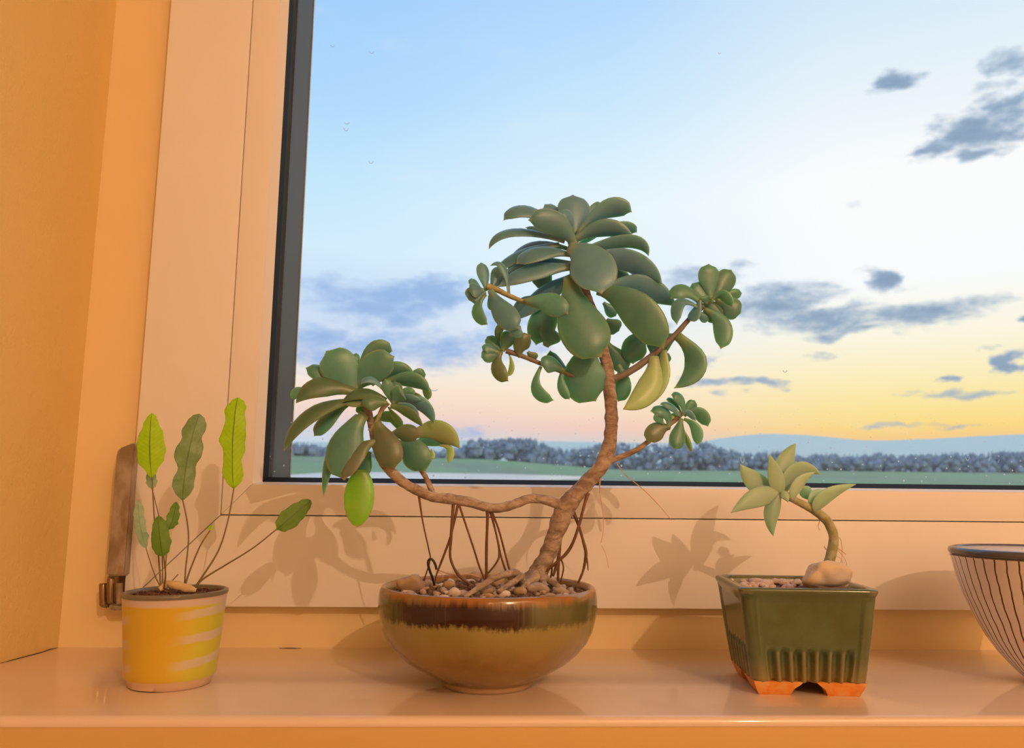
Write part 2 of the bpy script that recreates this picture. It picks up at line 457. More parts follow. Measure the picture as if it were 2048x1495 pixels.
def template(kind, **k):
    b = bmesh.new()
    (bmesh.ops.create_icosphere if kind == 'ico' else bmesh.ops.create_cone)(b, **k)
    b.verts.ensure_lookup_table(); b.verts.index_update()
    out = ([v.co.copy() for v in b.verts], [tuple(v.index for v in f.verts) for f in b.faces]); b.free(); return out
ICO = template('ico', subdivisions=1, radius=1)
CONE = template('cone', segments=5, radius1=1, radius2=.1, depth=1)
class Soup:
    def __init__(s): s.v, s.f = [], []
    def add(s, tpl, fn):
        n = len(s.v); s.v += [fn(c) for c in tpl[0]]; s.f += [tuple(i+n for i in q) for q in tpl[1]]
    def build(s, name, m):
        me = bpy.data.meshes.new(name); me.from_pydata(s.v, [], s.f)
        return link_mesh(name, me, m, None, smooth=False)
def canopy(name, spans, Y0, depth, n, size, m, label, cat, seed):
    """a wood seen from far away: one mesh of many lumpy crowns; spans = list of (px, top_py)"""
    rnd = random.Random(seed); sp_ = Soup()
    x0, x1 = spans[0][0], spans[-1][0]
    for i in range(n):
        px = x0 + (x1-x0)*rnd.random(); Y = Y0 + depth*rnd.random()
        for (a, ta), (b, tb) in zip(spans, spans[1:]):
            if a <= px <= b: top = ta + (tb-ta)*(px-a)/(b-a); break
        p = onY(px, top, Y)
        gz = terrain_z(p.x, Y) - .5
        hgt = max(1.5, (p.z-gz)*(rnd.uniform(.55, 1.05)))
        r = size*rnd.uniform(.55, 1.2)
        for lay in range(3):
            zc = gz + hgt - r*.8 if lay == 0 else gz + hgt*rnd.uniform(.1, .75)
            r0 = r*(1 if lay else .75)
            off = Vector((p.x + rnd.uniform(-r, r)*.7, Y + rnd.uniform(-r, r), zc))
            sx, sz = rnd.uniform(.8, 1.3), rnd.uniform(.8, 1.25)
            sp_.add(ICO, lambda c: Vector((c.x*sx, c.y, c.z*sz))*(r0*(1+rnd.uniform(-.28, .28))) + off)
    for i in range(n//2):      # bare upright twigs and poplars along the top
        px = x0 + (x1-x0)*rnd.random(); Y = Y0 + depth*rnd.random()*.4
        for (a, ta), (b, tb) in zip(spans, spans[1:]):
            if a <= px <= b: top = ta + (tb-ta)*(px-a)/(b-a); break
        p = onY(px, top - rnd.uniform(-3, 5), Y); hh = rnd.uniform(1.2, 3); w = rnd.uniform(.12, .45)
        sp_.add(CONE, lambda c: Vector((c.x*w + p.x, c.y*w + Y, c.z*hh + p.z - hh*.5)))
    o = sp_.build(name, m)
    return tag(o, label, cat, kind='stuff')
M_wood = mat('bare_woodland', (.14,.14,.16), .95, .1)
g = G(M_wood); nz = g.noise(g.obj(), .9, 4, .7); g.l(g.mix(g.rng(nz, .35, .65), (.25,.30,.38), (.38,.44,.53)), g.b.inputs['Base Color'])  # blue-grey of distance haze put into the tree colour
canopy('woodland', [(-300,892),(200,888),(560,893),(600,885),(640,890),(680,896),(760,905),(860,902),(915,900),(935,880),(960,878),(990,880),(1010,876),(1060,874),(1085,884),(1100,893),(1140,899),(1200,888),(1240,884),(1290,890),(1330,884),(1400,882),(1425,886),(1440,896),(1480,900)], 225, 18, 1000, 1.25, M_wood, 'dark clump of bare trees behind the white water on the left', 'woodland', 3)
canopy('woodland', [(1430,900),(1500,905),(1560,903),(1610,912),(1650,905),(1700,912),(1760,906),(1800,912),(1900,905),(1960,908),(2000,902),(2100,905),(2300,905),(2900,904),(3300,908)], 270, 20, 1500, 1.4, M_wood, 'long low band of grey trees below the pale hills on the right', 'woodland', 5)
# far hills
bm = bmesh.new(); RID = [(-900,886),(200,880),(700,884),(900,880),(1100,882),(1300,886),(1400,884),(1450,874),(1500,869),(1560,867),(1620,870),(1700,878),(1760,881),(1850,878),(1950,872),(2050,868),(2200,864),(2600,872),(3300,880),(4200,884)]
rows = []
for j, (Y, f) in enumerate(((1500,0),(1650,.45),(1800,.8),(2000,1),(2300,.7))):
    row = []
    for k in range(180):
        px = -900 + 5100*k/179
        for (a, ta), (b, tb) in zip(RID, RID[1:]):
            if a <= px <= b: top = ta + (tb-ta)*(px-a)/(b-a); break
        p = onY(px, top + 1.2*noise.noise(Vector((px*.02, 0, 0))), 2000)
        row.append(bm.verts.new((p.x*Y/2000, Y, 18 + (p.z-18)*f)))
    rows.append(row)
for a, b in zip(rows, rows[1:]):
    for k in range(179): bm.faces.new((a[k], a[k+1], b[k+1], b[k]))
M_hill = mat('far_hill', (.74,.76,.70), .95, .1)  # distance haze put into the pale hill colour
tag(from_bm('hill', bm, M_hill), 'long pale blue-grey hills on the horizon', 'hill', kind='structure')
# lake
pts = [(560,950),(640,945),(700,942.5),(880,944),(1000,947),(1120,950.5),(1190,953.5),(1170,957),(1000,962),(760,966),(560,966)]
vs = []
for (px, py) in pts:
    d = ray(px, py); y = 55.0
    for _ in range(40):
        p = d*(y/d.y) + Vector((0,0,CAMH)); y += (terrain_0(y)+.25 - p.z)*(-10); y = min(max(y, 30), 240)
    vs.append(d*(y/d.y) + Vector((0,0,CAMH)))
M_water = mat('still_water', (.74,.82,.86), .2, 1.0, Metallic=.75)
bm = bmesh.new(); top = [bm.verts.new(v) for v in vs]; bot = [bm.verts.new(v - Vector((0,0,.6))) for v in vs]
bm.faces.new(top); bm.faces.new(list(reversed(bot)))
for k in range(len(top)): bm.faces.new((top[k], bot[k], bot[(k+1)%len(top)], top[(k+1)%len(top)]))
tag(from_bm('lake', bm, M_water, smooth=False), 'narrow strip of pale water at the foot of the view', 'water', kind='structure')
# ------------------------------------------------------------------ room shell
XL, XR, ZT = -.3425, 1.05, 1.1           # window opening
YF, YS, YR = .695, .680, .50             # fixed frame face, sash face, room face of the wall
bm = bmesh.new()
sp = .172
def wallblock(bm, x0, x1, z0, z1): box(bm, x0, x1, YR, .86, z0, z1)
xa = XL - sp*(YF-YR)
# left part of the window wall with the splayed reveal
hexa(bm, [(-2.2,YR,-.9),(xa,YR,-.9),(XL+.0006,YF+.003,-.9),(-2.2,YF+.003,-.9),(-2.2,YR,1.55),(xa,YR,1.55),(XL+.0006,YF+.003,1.55),(-2.2,YF+.003,1.55)])
box(bm, -2.2, XL-.0002, YF+.003, .86, -.9, 1.55)
o = from_bm('wall_left', bm, M_wall, smooth=False); tag(o, 'cream textured plaster window reveal at the left', 'wall', kind='structure')
bm = bmesh.new()
xb = XR + sp*(YF-YR)
hexa(bm, [(xb,YR,-.9),(2.4,YR,-.9),(2.4,YF,-.9),(XR,YF,-.9),(xb,YR,1.55),(2.4,YR,1.55),(2.4,YF,1.55),(XR,YF,1.55)])
box(bm, XR, 2.4, YF, .86, -.9, 1.55)
tag(from_bm('wall_right', bm, M_wall, smooth=False), 'plaster wall right of the window', 'wall', kind='structure')
tag(boxo('wall_top', (xa-.02, xb+.02, YR, .86, ZT, 1.55), M_wall), 'plaster lintel above the window', 'wall', kind='structure')
tag(boxo('wall_bottom', (xa-.02, xb+.02, YR+.012, .86, -.9, -.034), M_wall), 'plaster wall below the window sill', 'wall', kind='structure')
tag(boxo('wall_back', (-2.2, 2.4, -3.3, -3.2, -.9, 1.55), M_roomwall), 'cream wall behind the camera', 'wall', kind='structure')
tag(boxo('wall_side_west', (-2.3, -2.2, -3.3, .86, -.9, 1.55), M_roomwall), 'cream side wall', 'wall', kind='structure')
tag(boxo('wall_side_east', (2.4, 2.5, -3.3, .86, -.9, 1.55), M_roomwall), 'cream side wall', 'wall', kind='structure')
tag(boxo('ceiling', (-2.3, 2.5, -3.3, .86, 1.55, 1.65), M_roomwall), 'pale ceiling', 'ceiling', kind='structure')
tag(boxo('floor', (-2.3, 2.5, -3.3, .86, -1.0, -.9), M_floor), 'wooden floor', 'floor', kind='structure')
# sill
bm = bmesh.new()
prof = []
y0, r = .4872, .0042
for k in range(7):
    a = math.pi/2*k/6
    prof.append((y0 + r*(1-math.sin(a)), -r*(1-math.cos(a)) if False else -(r - r*math.cos(a))))
prof = [(YF+.004, 0)] + [(y0 + r - r*math.sin(math.pi/2*k/6), -(r - r*math.cos(math.pi/2*k/6))) for k in range(7)] + [(y0+.0002, -.0055), (YF+.004, -.0055)]
xl0, xl1 = xa-.06, xb+.06
A = [bm.verts.new((xl0, p[0], p[1])) for p in prof]; B = [bm.verts.new((xl1, p[0], p[1])) for p in prof]
for k in range(len(prof)):
    k2 = (k+1) % len(prof); bm.faces.new((A[k], A[k2], B[k2], B[k]))
bm.faces.new(A); bm.faces.new(list(reversed(B)))
sill = from_bm('window_sill', bm, M_sill); smooth_by_angle(sill, 50)
board = boxo('front_face', (xl0, xl1, y0+.0006, .52, -.033, -.0054), M_sillface, sill, .0006); board['label'] = 'darker orange-brown front face of the sill'
for pts in ([(0,1325.6),(40,1315),(80,1304.5),(100,1298),(116,1294.6)], [(558,1295.2),(580,1295.2),(602,1295.6)]):
    bm = bmesh.new(); tube_bm(bm, [(*onZ(px, py, .0003)[:2], .0003, .00035 if 0 < i < len(pts)-1 else .00015) for i, (px, py) in enumerate(pts)], per=4, seg=6)
    o = from_bm('sealant_crack', bm, M_crack, sill)
tag(sill, 'glossy beige window sill with rounded front edge', 'window sill', kind='structure')

# ------------------------------------------------------------------ window
win = empty('window_1', (.35, .72, .0)); tag(win, 'white framed window with dark outer frame looking on a dusk sky', 'window', kind='structure')
def ring(name, outer, inner, yo, yi, yb, m, bevel=0, gap=.00012, label=None):
    """four mitred members; (x0,z0,x1,z1) outer and inner, yo/yi = front y at outer and inner edge"""
    (a0,c0,a1,c1), (b0,d0,b1,d1) = outer, inner
    O = [(a0,c0),(a1,c0),(a1,c1),(a0,c1)]; I = [(b0,d0),(b1,d0),(b1,d1),(b0,d1)]
    for k in range(4):
        k2 = (k+1) % 4
        o1, o2, i1, i2 = Vector(O[k]), Vector(O[k2]), Vector(I[k]), Vector(I[k2])
        d = (o2-o1).normalized()*gap
        o1 = o1+d; i1 = i1+d; o2 = o2-d; i2 = i2-d
        bm = bmesh.new()
        q = lambda v, y: (v.x, y, v.y)
        hexa(bm, [q(o1,yo),q(o2,yo),q(i2,yi),q(i1,yi),q(o1,yb),q(o2,yb),q(i2,yb),q(i1,yb)], bevel, 2)
        o = from_bm(name, bm, m, win, smooth=False)
        if bevel: smooth_by_angle(o, 45)
        if label: o['label'] = label
# coordinates of the edges
sx0 = onY(310, 400, YS).x; sz0 = (onY(445,1210.6,YS).z + onY(1750,1221.5,YS).z)/2
lx0 = onY(480.3, 400, YS).x; lz0 = (onY(438.5,1029.6,YS).z + onY(2048,1044,YS).z)/2
bx0 = (onY(504, 969, YS).x + onY(561,0,YS).x)/2; bz0 = (onY(504, 968.8, YS).z + onY(504,969,YS).z)/2 + .0005
gx0 = (onY(523.3,964.5,.688).x + onY(580,0,.688).x)/2; gz0 = (onY(523.3,964.5,.688).z + onY(2048,978,.688).z)/2
px0 = onY(566, 400, .698).x ; pz0 = (onY(700,956,.698).z + onY(2048,969.5,.698).z)/2
print('edges', sx0, sz0, lx0, lz0, bx0, bz0, gx0, gz0, px0, pz0)
X1, Z1 = .985, 1.04
def off(x, z): d = x - sx0; e = z - sz0; return (x, z, X1-d, Z1-e)
S_o, S_l, S_b, S_g, S_p = off(sx0,sz0), off(lx0,lz0), off(bx0,bz0), off(gx0,gz0), off(px0,pz0)
ring('fixed_frame', (XL,0.0,XR,ZT), (sx0+.016, sz0+.012, X1-.016, Z1-.012), YF, YF, .79, M_frame, 0, gap=0)
ring('sash', S_o, (lx0-.0001, lz0-.0001, S_l[2]+.0001, S_l[3]+.0001), YS, YS, YF-.0004, M_white, .0016, gap=.00018)
ring('sash_core', (sx0+.018, sz0+.014, X1-.018, Z1-.014), (px0-.004, pz0-.004, S_p[2]+.004, S_p[3]+.004), YF, YF, .735, M_white)
gl = .0006
ring('glazing_bead', (lx0+gl, lz0+gl, S_l[2]-gl, S_l[3]-gl), S_b, YS+.0002, YS+.0002, YF-.0002, M_white, .0005, label='narrow white glazing strip with mitred corners')
ring('bead_bevel', S_b, S_g, YS+.0005, .688, YF-.0002, M_white)
ring('gasket', S_g, (px0, pz0, S_p[2], S_p[3]), .6882, .6985, .705, M_gasket)
# exterior anthracite frame behind the glass
ax0 = onY(608,400,.755).x; az0 = pz0 - .012
ring('outer_frame', (px0-.02, az0-.03, S_p[2]+.02, S_p[3]+.03), (px0+.0005, az0+.003, S_p[2]-.0005, S_p[3]-.003), .712, .712, .78, M_anth)
ring('outer_bead', (px0+.0006, az0+.004, S_p[2]-.0006, S_p[3]-.004), (ax0, az0+.009, S_p[2]-(ax0-px0), S_p[3]-.009), .714, .755, .7565, M_anth)
ring('edge_highlight_strip', (ax0, az0+.009, S_p[2]-(ax0-px0), S_p[3]-.009), (ax0+.0007, az0+.0097, S_p[2]-(ax0-px0)-.0007, S_p[3]-.0097), .754, .754, .7555, M_spacer, label='thin light edge line')  # pale strip added for the highlight line along the inner frame edge
# glass with dust and dried droplets
M_glass = bpy.data.materials.new('dusty_glass'); M_glass.use_nodes = True
g = G(M_glass); g.t.nodes.remove(g.b)
tr = g.n('ShaderNodeBsdfTransparent'); tr.inputs[0].default_value = (.97,.985,.98,1)
gl_ = g.n('ShaderNodeBsdfGlossy'); gl_.inputs['Roughness'].default_value = .02
fr = g.n('ShaderNodeFresnel'); fr.inputs['IOR'].default_value = 1.3
m1 = tr
df = g.n('ShaderNodeBsdfDiffuse'); df.inputs[0].default_value = (.9,.92,.95,1)
tl = g.n('ShaderNodeBsdfTranslucent'); tl.inputs[0].default_value = (.9,.93,.97,1)
dm = g.n('ShaderNodeMixShader'); dm.inputs[0].default_value = .75; g.l(df.outputs[0], dm.inputs[1]); g.l(tl.outputs[0], dm.inputs[2])
o_ = g.obj(); zz = g.xyz(o_)[2]
vo = g.n('ShaderNodeTexVoronoi'); vo.inputs['Scale'].default_value = 250; g.l(o_, vo.inputs['Vector'])
rnd = g.n('ShaderNodeSeparateColor'); g.l(vo.outputs['Color'], rnd.inputs[0])
spk = g.m('MULTIPLY', g.rng(vo.outputs['Distance'], .26, .12), g.rng(rnd.outputs[0], .55, .95))
low = g.rng(zz, .215, .15)
fine = g.rng(g.noise(o_, 900, 4, .7), .60, .74)
dust = g.m('ADD', g.m('MULTIPLY', spk, g.m('ADD', g.m('MULTIPLY', low, .95), .012)), g.m('MULTIPLY', g.m('MULTIPLY', fine, low), .22))
dust = g.m('ADD', dust, g.m('MULTIPLY', low, .10)); dust = g.m('ADD', dust, .012, clamp=True)
m2 = g.n('ShaderNodeMixShader'); g.l(dust, m2.inputs[0]); g.l(m1.outputs[0], m2.inputs[1]); g.l(dm.outputs[0], m2.inputs[2])
g.l(m2.outputs[0], g.out.inputs[0])
bm = bmesh.new(); yp = .7005
vs = [bm.verts.new(p) for p in ((px0-.003,yp,pz0-.003),(S_p[2]+.003,yp,pz0-.003),(S_p[2]+.003,yp,S_p[3]+.003),(px0-.003,yp,S_p[3]+.003))]
bm.faces.new(vs); pane = from_bm('glass_pane', bm, M_glass, win, smooth=False); pane['label'] = 'clear window pane with dust and dried droplets'
# dried drip marks standing on the pane
M_drop = mat('water_droplet', (.9,.95,1), .08, .5, **{'Transmission Weight': .85, 'IOR': 1.33})
def drop(px, py, w, h):
    c = onY(px, py, .699); s = .699/FPX
    bm = bmesh.new(); P = []
    for k in range(9):
        a = math.pi*(.0 + k/8)
        P.append((c.x + w*.5*s*math.cos(a), .6992, c.z - h*.5*s*math.sin(a)*1.0, .00032))
    tube_bm(bm, P, per=2, seg=6)
    from_bm('droplet_mark', bm, M_drop, win)
for d in ((743,103,9,8),(665,90,7,7),(742,322,9,9),(692,256,9,12),(694,245,10,6),(1485,912,7,26),(1935,912,8,16),(1439,105,5,5),(868,778,14,6),(1570,740,8,8)): drop(*d)
# hinge
def prism(bm, pts, y0, y1, bevel=.0006):
    vs = [bm.verts.new((p.x, y0, p.z)) for p in pts]; ws = [bm.verts.new((p.x, y1, p.z)) for p in pts]
    n = len(vs); fs = [bm.faces.new(vs), bm.faces.new(list(reversed(ws)))]
    for k in range(n): fs.append(bm.faces.new((vs[k], ws[k], ws[(k+1)%n], vs[(k+1)%n])))
    if bevel: bmesh.ops.bevel(bm, geom=list(set(e for f in fs for e in f.edges)), offset=bevel, segments=2, affect='EDGES')
yh = .672
bm = bmesh.new(); prism(bm, [onY(*p, yh) for p in ((212,1151),(250,1151),(270,890),(266,885),(238,896),(232,906))], yh, YF, .0012)
hinge = from_bm('hinge', bm, M_hinge, win); smooth_by_angle(hinge, 40); hinge['label'] = 'long brown metal hinge cover on the window frame'
def hp(name, pts, y0, y1, m, bev=.001):
    bm = bmesh.new(); prism(bm, [onY(*p, y0) for p in pts], y0, y1, bev)
    o = from_bm(name, bm, m, hinge); smooth_by_angle(o, 40); return o
hp('hinge_plate', ((218,1206),(258,1210),(258,1219),(226,1221),(217,1216)), .672, YF, M_hinge)
def cyl(name, px, py0, py1, w, Y, m):
    a, b = onY(px, py0, Y), onY(px+2*(0), py1, Y); bm = bmesh.new(); r = w*.5/FPX*Y
    tube_bm(bm, [(a.x,a.y,a.z-r*.3,r*.8),(a.x,a.y,a.z-r*.6,r),(b.x,b.y,b.z+r*.6,r),(b.x,b.y,b.z+r*.3,r*.8)], per=2, seg=16)
    return from_bm(name, bm, m, hinge)
cyl('hinge_knuckle', 207, 1165, 1212, 15, .676, M_bronze)
cyl('hinge_knuckle', 222, 1154, 1206, 14, .672, M_bronze)
cyl('hinge_knuckle', 239, 1164, 1208, 12, .671, M_hinge)
hp('hinge_bracket', ((214,1150),(249,1150),(247,1207),(213,1207)), .682, YF, M_bronze)
hp('hinge_foot', ((199,1202),(214,1204),(214,1216),(198,1214)), .68, YF, M_hinge)

# ------------------------------------------------------------------ leaves
def smooth(t): t = max(0, min(1, t)); return t*t*(3-2*t)
def shp(kind, t):
    t = max(0.0, min(1.0, t))
    if kind == 'o':      # spatulate with a small point
        if t < .62: return .27 + .73*smooth(t/.62)**.9
        if t < .90: return math.sqrt(max(0, 1-((t-.62)/.36)**2.3))
        return max(.012, math.sqrt(max(0, 1-((.90-.62)/.36)**2.3))*max(0,1-(t-.90)/.10)**1.25)
    if kind == 's':      # strap: nearly parallel sides
        if t < .45: return .42 + .58*smooth(t/.45)
        return max(.02, 1-((t-.45)/.55)**2.6)
    if kind == 'l':      # pointed, lance shaped
        return max(.01, (.26*(1-t)+ max(0,math.sin(math.pi*min(1,t)**.85))**.85*(1-.1*t)) if t < .999 else .01)
    if kind == 'e':
        return max(.02, math.sin(math.pi*max(0,min(1,.06+.94*t)))**.55) if t < .999 else .02
TS = [0,.06,.13,.21,.3,.4,.5,.58,.66,.73,.79,.85,.9,.93,.955,.98,1.0]
def leaf(B, C, T, w, m, parent, roll=0.0, kind='o', thick=.0034, cup=.16, name='leaf', face=None, wave=0):
    ax = []
    for t in TS:
        p = B*(1-t)**2 + C*2*t*(1-t) + T*t*t
        d = ((C-B)*(1-t) + (T-C)*t)
        if d.length < 1e-7: d = T-B
        ax.append((p, d.normalized()))
    view = Vector((0, 1, 0))
    nseg = 16
    vs, fs, along, edge = [], [], [], []
    for (p, d), t in zip(ax, TS):
        wv = d.cross(view)
        if wv.length < .15: wv = Vector((1,0,0)) - d*d.x
        wv.normalize()
        wv = Matrix.Rotation(roll, 3, d) @ wv
        nv = wv.cross(d).normalized()      # faces the camera side
        a = max(w*.5*shp(kind, t), .00008)
        b = min(thick*.5*(.9 if t < .7 else max(.1, 1-((t-.7)/.32)**2)), a*.8 + .0001)
        for k in range(nseg):
            th = 2*math.pi*k/nseg
            cx, sx = math.cos(th), math.sin(th)
            u = a*cx
            v = b*sx*(.35+.65*math.sqrt(max(0, 1-cx*cx*.9)))
            v += -cup*a*(1-cx*cx)*(1.0)
            if wave: u *= 1 + wave*math.sin(t*19 + (2 if cx > 0 else 0)); v += wave*.5*a*math.sin(t*17+1)*cx*cx
            vs.append(p + wv*u + nv*v); along.append(t); edge.append(abs(cx))
    n = len(TS)
    for i in range(n-1):
        for k in range(nseg):
            k2 = (k+1) % nseg
            fs.append((i*nseg+k, i*nseg+k2, (i+1)*nseg+k2, (i+1)*nseg+k))
    fs.append(tuple(reversed(range(nseg)))); fs.append(tuple((n-1)*nseg+k for k in range(nseg)))
    me = bpy.data.meshes.new(name); me.from_pydata(vs, [], fs)
    for nm, arr in (('along', along), ('edge', edge)):
        at = me.attributes.new(nm, 'FLOAT', 'POINT'); at.data.foreach_set('value', arr)
    return link_mesh(name, me, m, parent)
def pleaf(spec, Y, parent, mats, kind='o', thick=.0034, lname='leaf'):
    """spec: (bx,by, cx,cy or None, tx,ty, width_px, dYbase, dYtip (cm), mat key, roll[, kind])"""
    bx, by, c, tx, ty, w, db, dt, mk, roll = spec[:10]
    k = spec[10] if len(spec) > 10 else kind
    yb, yt = Y + db*.01, Y + dt*.01
    B, T = onY(bx, by, yb), onY(tx, ty, yt)
    B = B + (B-T)*.05
    if c is None: C = onY((bx+tx)/2, (by+ty)/2, (yb+yt)/2)
    else: C = onY(c[0]*2-(bx+tx)/2, c[1]*2-(by+ty)/2, (yb+yt)/2) if len(c) == 3 else onY(c[0], c[1], (yb+yt)/2)
    wm = w/FPX*(yb+yt)/2/max(.45, math.cos(roll))
    th = min(thick, wm*.22)
    return leaf(B, C, T, wm, mats[mk], parent, roll, k, th, random.uniform(.05, .2), lname)

# ================================================================== big succulent in the brown bowl
YP = .566
bowlc = Vector((.0072, .5672, 0))
plant = empty('potted_succulent_tree', bowlc)
tag(plant, 'tree-like succulent with two leafy heads in a brown glazed bowl', 'potted plant')
prof = []
def rz(px_r, py, Y=.567): 
    return px_r/FPX*Y*1.012*BS, (onY(975, py, .567).z)
BS = .968
outer = [(84,1378),(88,1372),(90,1366),(97,1361),(112,1354),(135,1341),(158,1326),(178,1308),(194,1288),(205,1266),(211,1243),(214.5,1220),(214,1200),(212,1186),(209,1180),(205,1178)]
zoff = onY(975, 1378, .567).z
P_ = []
for (r, y) in outer:
    a, z = rz(r, y); P_.append((a, z - zoff))
RZ = P_[-1][1]
inner = [(P_[-1][0]-.0018, RZ-.0012), (P_[-1][0]-.0026, RZ-.005), (P_[-1][0]-.003, RZ-.02), (.045, .012), (.0, .008)]
full_prof = [(0, .0016), (P_[0][0]-.004, .0012), (P_[0][0]-.003, 0), (P_[0][0]-.0006, 0)] + P_[0:] + inner
M_bowl = mat('brown_reactive_glaze', (.4,.26,.1), .12, .6)
g = G(M_bowl); o_ = g.obj(); X, Y_, Z = g.xyz(o_)
ang = g.m('ARCTAN2', Y_, X)
cmbn = g.n('ShaderNodeCombineXYZ'); g.set(cmbn.inputs[0], g.m('COSINE', ang)); g.set(cmbn.inputs[1], g.m('SINE', ang))
drip = g.noise(g.scale(cmbn.outputs[0], (1,1,1)), 14, 4, .7)
drip2 = g.noise(cmbn.outputs[0], 2.2, 2)
zz = g.m('ADD', Z, g.m('MULTIPLY', g.m('SUBTRACT', drip, .5), .010))
zz = g.m('ADD', zz, g.m('MULTIPLY', g.m('SUBTRACT', drip2, .5), .006))
fine = g.noise(o_, 520, 4, .7)
zz2 = g.m('ADD', zz, g.m('MULTIPLY', g.m('SUBTRACT', fine, .5), .006))
body = g.mix(g.rng(g.noise(o_, 28, 4, .6), .3, .7), (.24,.14,.03), (.32,.20,.055))
body = g.mix(g.rng(zz2, .022, .044, 0, .6), body, (.30,.28,.09))
fa = g.m('ADD', g.m('MULTIPLY', ang, 57.3), 90)
fa = g.m('ADD', fa, g.m('MULTIPLY', g.m('SUBTRACT', drip, .5), 34))
dk = g.m('MULTIPLY', g.rng(fa, -56, -44), g.rng(fa, 26, 12))
dark = g.mix(dk, (.12,.115,.045), (.030,.008,.004))
dark = g.mix(g.rng(g.noise(cmbn.outputs[0], 16, 2), .60, .70, 0, .55), dark, (.13,.10,.045))
c = g.mix(g.rng(zz2, RZ-.0205, RZ-.0165), body, dark)
rimc = g.mix(g.rng(drip2, .4, .6), (.36,.15,.035), (.28,.17,.06))
c = g.mix(g.rng(zz, RZ-.0075, RZ-.0015), c, rimc)
c = g.mix(g.rng(Z, .005, .003), c, (.50,.36,.22))
g.l(c, g.b.inputs['Base Color']); g.l(g.rng(Z, .004, .006, .6, .13), g.b.inputs['Roughness'])
g.bump(g.noise(o_, 160, 3), .08, .001)
me = lathe_mesh('bowl', full_prof, 128, fn=lambda p, a, r, z: Vector((p.x*(1+.004*math.sin(2*a+1)), p.y*(1+.004*math.sin(2*a+1)), z*(1+.012*math.sin(a+.5)*0))))
bowl = link_mesh('bowl', me, M_bowl, None); bowl.parent = plant; bowl['label'] = 'brown bowl with dark dripping glaze band under the rim'
smooth_by_angle(bowl, 60)
# soil mound
SOILR = P_[-1][0]-.0035
def soil_mesh(name, R0, zc, amp, m, parent, nr=26, na=72, lump=0.0, fn=None):
    vs, fs = [], []
    for i in range(nr+1):
        for k in range(na):
            r = R0*i/nr; a = 2*math.pi*k/na
            x, y = (r*math.cos(a), r*math.sin(a))
            if fn: x, y = fn(x, y)
            z = zc + amp*noise.noise(Vector((x*90, y*90, 1.3))) + amp*.7*noise.noise(Vector((x*240, y*240, 4))) + lump*(1-(r/R0)**2)
            vs.append((x, y, z))
    for i in range(nr):
        for k in range(na):
            k2 = (k+1) % na; fs.append((i*na+k, i*na+k2, (i+1)*na+k2, (i+1)*na+k))
    me = bpy.data.meshes.new(name); me.from_pydata(vs, [], fs); me.validate()
    o = link_mesh(name, me, m, None); o.parent = parent; return o
soil = soil_mesh('soil', SOILR, RZ-.0065, .0022, M_soil, plant, lump=.005)
def pebble(c, sx, sy, sz, m, seed, parent=None, name='pebble', sub=2, rot=0):
    bm = bmesh.new(); bmesh.ops.create_icosphere(bm, subdivisions=sub, radius=1)
    for v in bm.verts:
        d = v.co.copy(); f = 1 + .30*noise.noise(d*1.1 + Vector((seed*3.1, seed, 0))) + .10*noise.noise(d*2.8 + Vector((0, seed*1.7, 0)))
        v.co = Vector((d.x*f*sx, d.y*f*sy, d.z*f*sz))
    bm.transform(Matrix.Rotation(rot, 4, 'Z') @ Matrix.Rotation(random.uniform(-.25,.25), 4, 'X'))
    o = from_bm(name, bm, m, None)
    o.location = c
    if parent: o.parent = parent; o.location = Vector(c) - Vector(parent.location)
    return o
def soilz(x, y):   # world height of the bowl's soil
    r = math.hypot(x-bowlc.x, y-bowlc.y); return RZ-.0065 + .005*(1-(r/SOILR)**2)
rnd = random.Random(11)
# grit between the pebbles, one part
bm = bmesh.new()
for i in range(520):
    a, r = rnd.random()*6.283, SOILR*.97*math.sqrt(rnd.random()); s = rnd.uniform(.0008, .0022)
    x, y = r*math.cos(a), r*math.sin(a)
    q = bmesh.ops.create_icosphere(bm, subdivisions=1, radius=s)
    R_ = Matrix.Rotation(rnd.random()*3, 3, 'X') @ Matrix.Rotation(rnd.random()*3, 3, 'Z')
    e = Vector((rnd.uniform(.7,1.8), rnd.uniform(.6,1.1), rnd.uniform(.5,1)))
    for v in q['verts']:
        v.co = R_ @ Vector((v.co.x*e.x, v.co.y*e.y, v.co.z*e.z)) + Vector((x, y, RZ-.0062 + .005*(1-(r/SOILR)**2) + rnd.uniform(-.0005,.0012)))
grit = from_bm('grit', bm, M_soil, None, smooth=False); grit.parent = plant; grit['kind'] = 'stuff'
# pebbles lying on the soil
named = [(823,1173,54,38,'s','large rounded tan stone at the left edge of the brown bowl'),
 (947,1157,32,26,'s','brown oval stone at the back of the bowl behind the roots'),
 (997,1170,38,32,'y','smooth yellow stone framed by the looping root in the bowl'),
 (888,1192,24,14,'w','small white stone at the front rim of the bowl left of centre'),
 (908,1187,28,20,'w','pale tan stone with a flat top left of the looping root'),
 (1004,1190,34,18,'w','whitish stone at the front rim of the bowl below the looping root'),
 (1018,1179,20,22,'s','upright small brown stone right of the looping root'),
 (1040,1186,28,18,'s','square tan stone at the front rim below the trunk'),
 (820,1189,28,12,'s','flat reddish stone in front of the large rounded stone'),
 (1076,1181,42,24,'g','broad grey-brown stone at the foot of the trunk'),
 (1106,1160,36,24,'g','grey-brown stone behind the trunk on the right'),
 (1120,1182,34,18,'g','low grey stone at the right front of the bowl'),
 (855,1171,24,20,'g','small grey stone just right of the large rounded stone'),
 (898,1176,26,20,'s','brown stone in the middle left of the bowl'),
 (1108,1174,18,14,'w','tiny pale stone among grey stones right of the trunk'),
 (978,1192,24,12,'s','small brown stone at the front rim in the middle')]
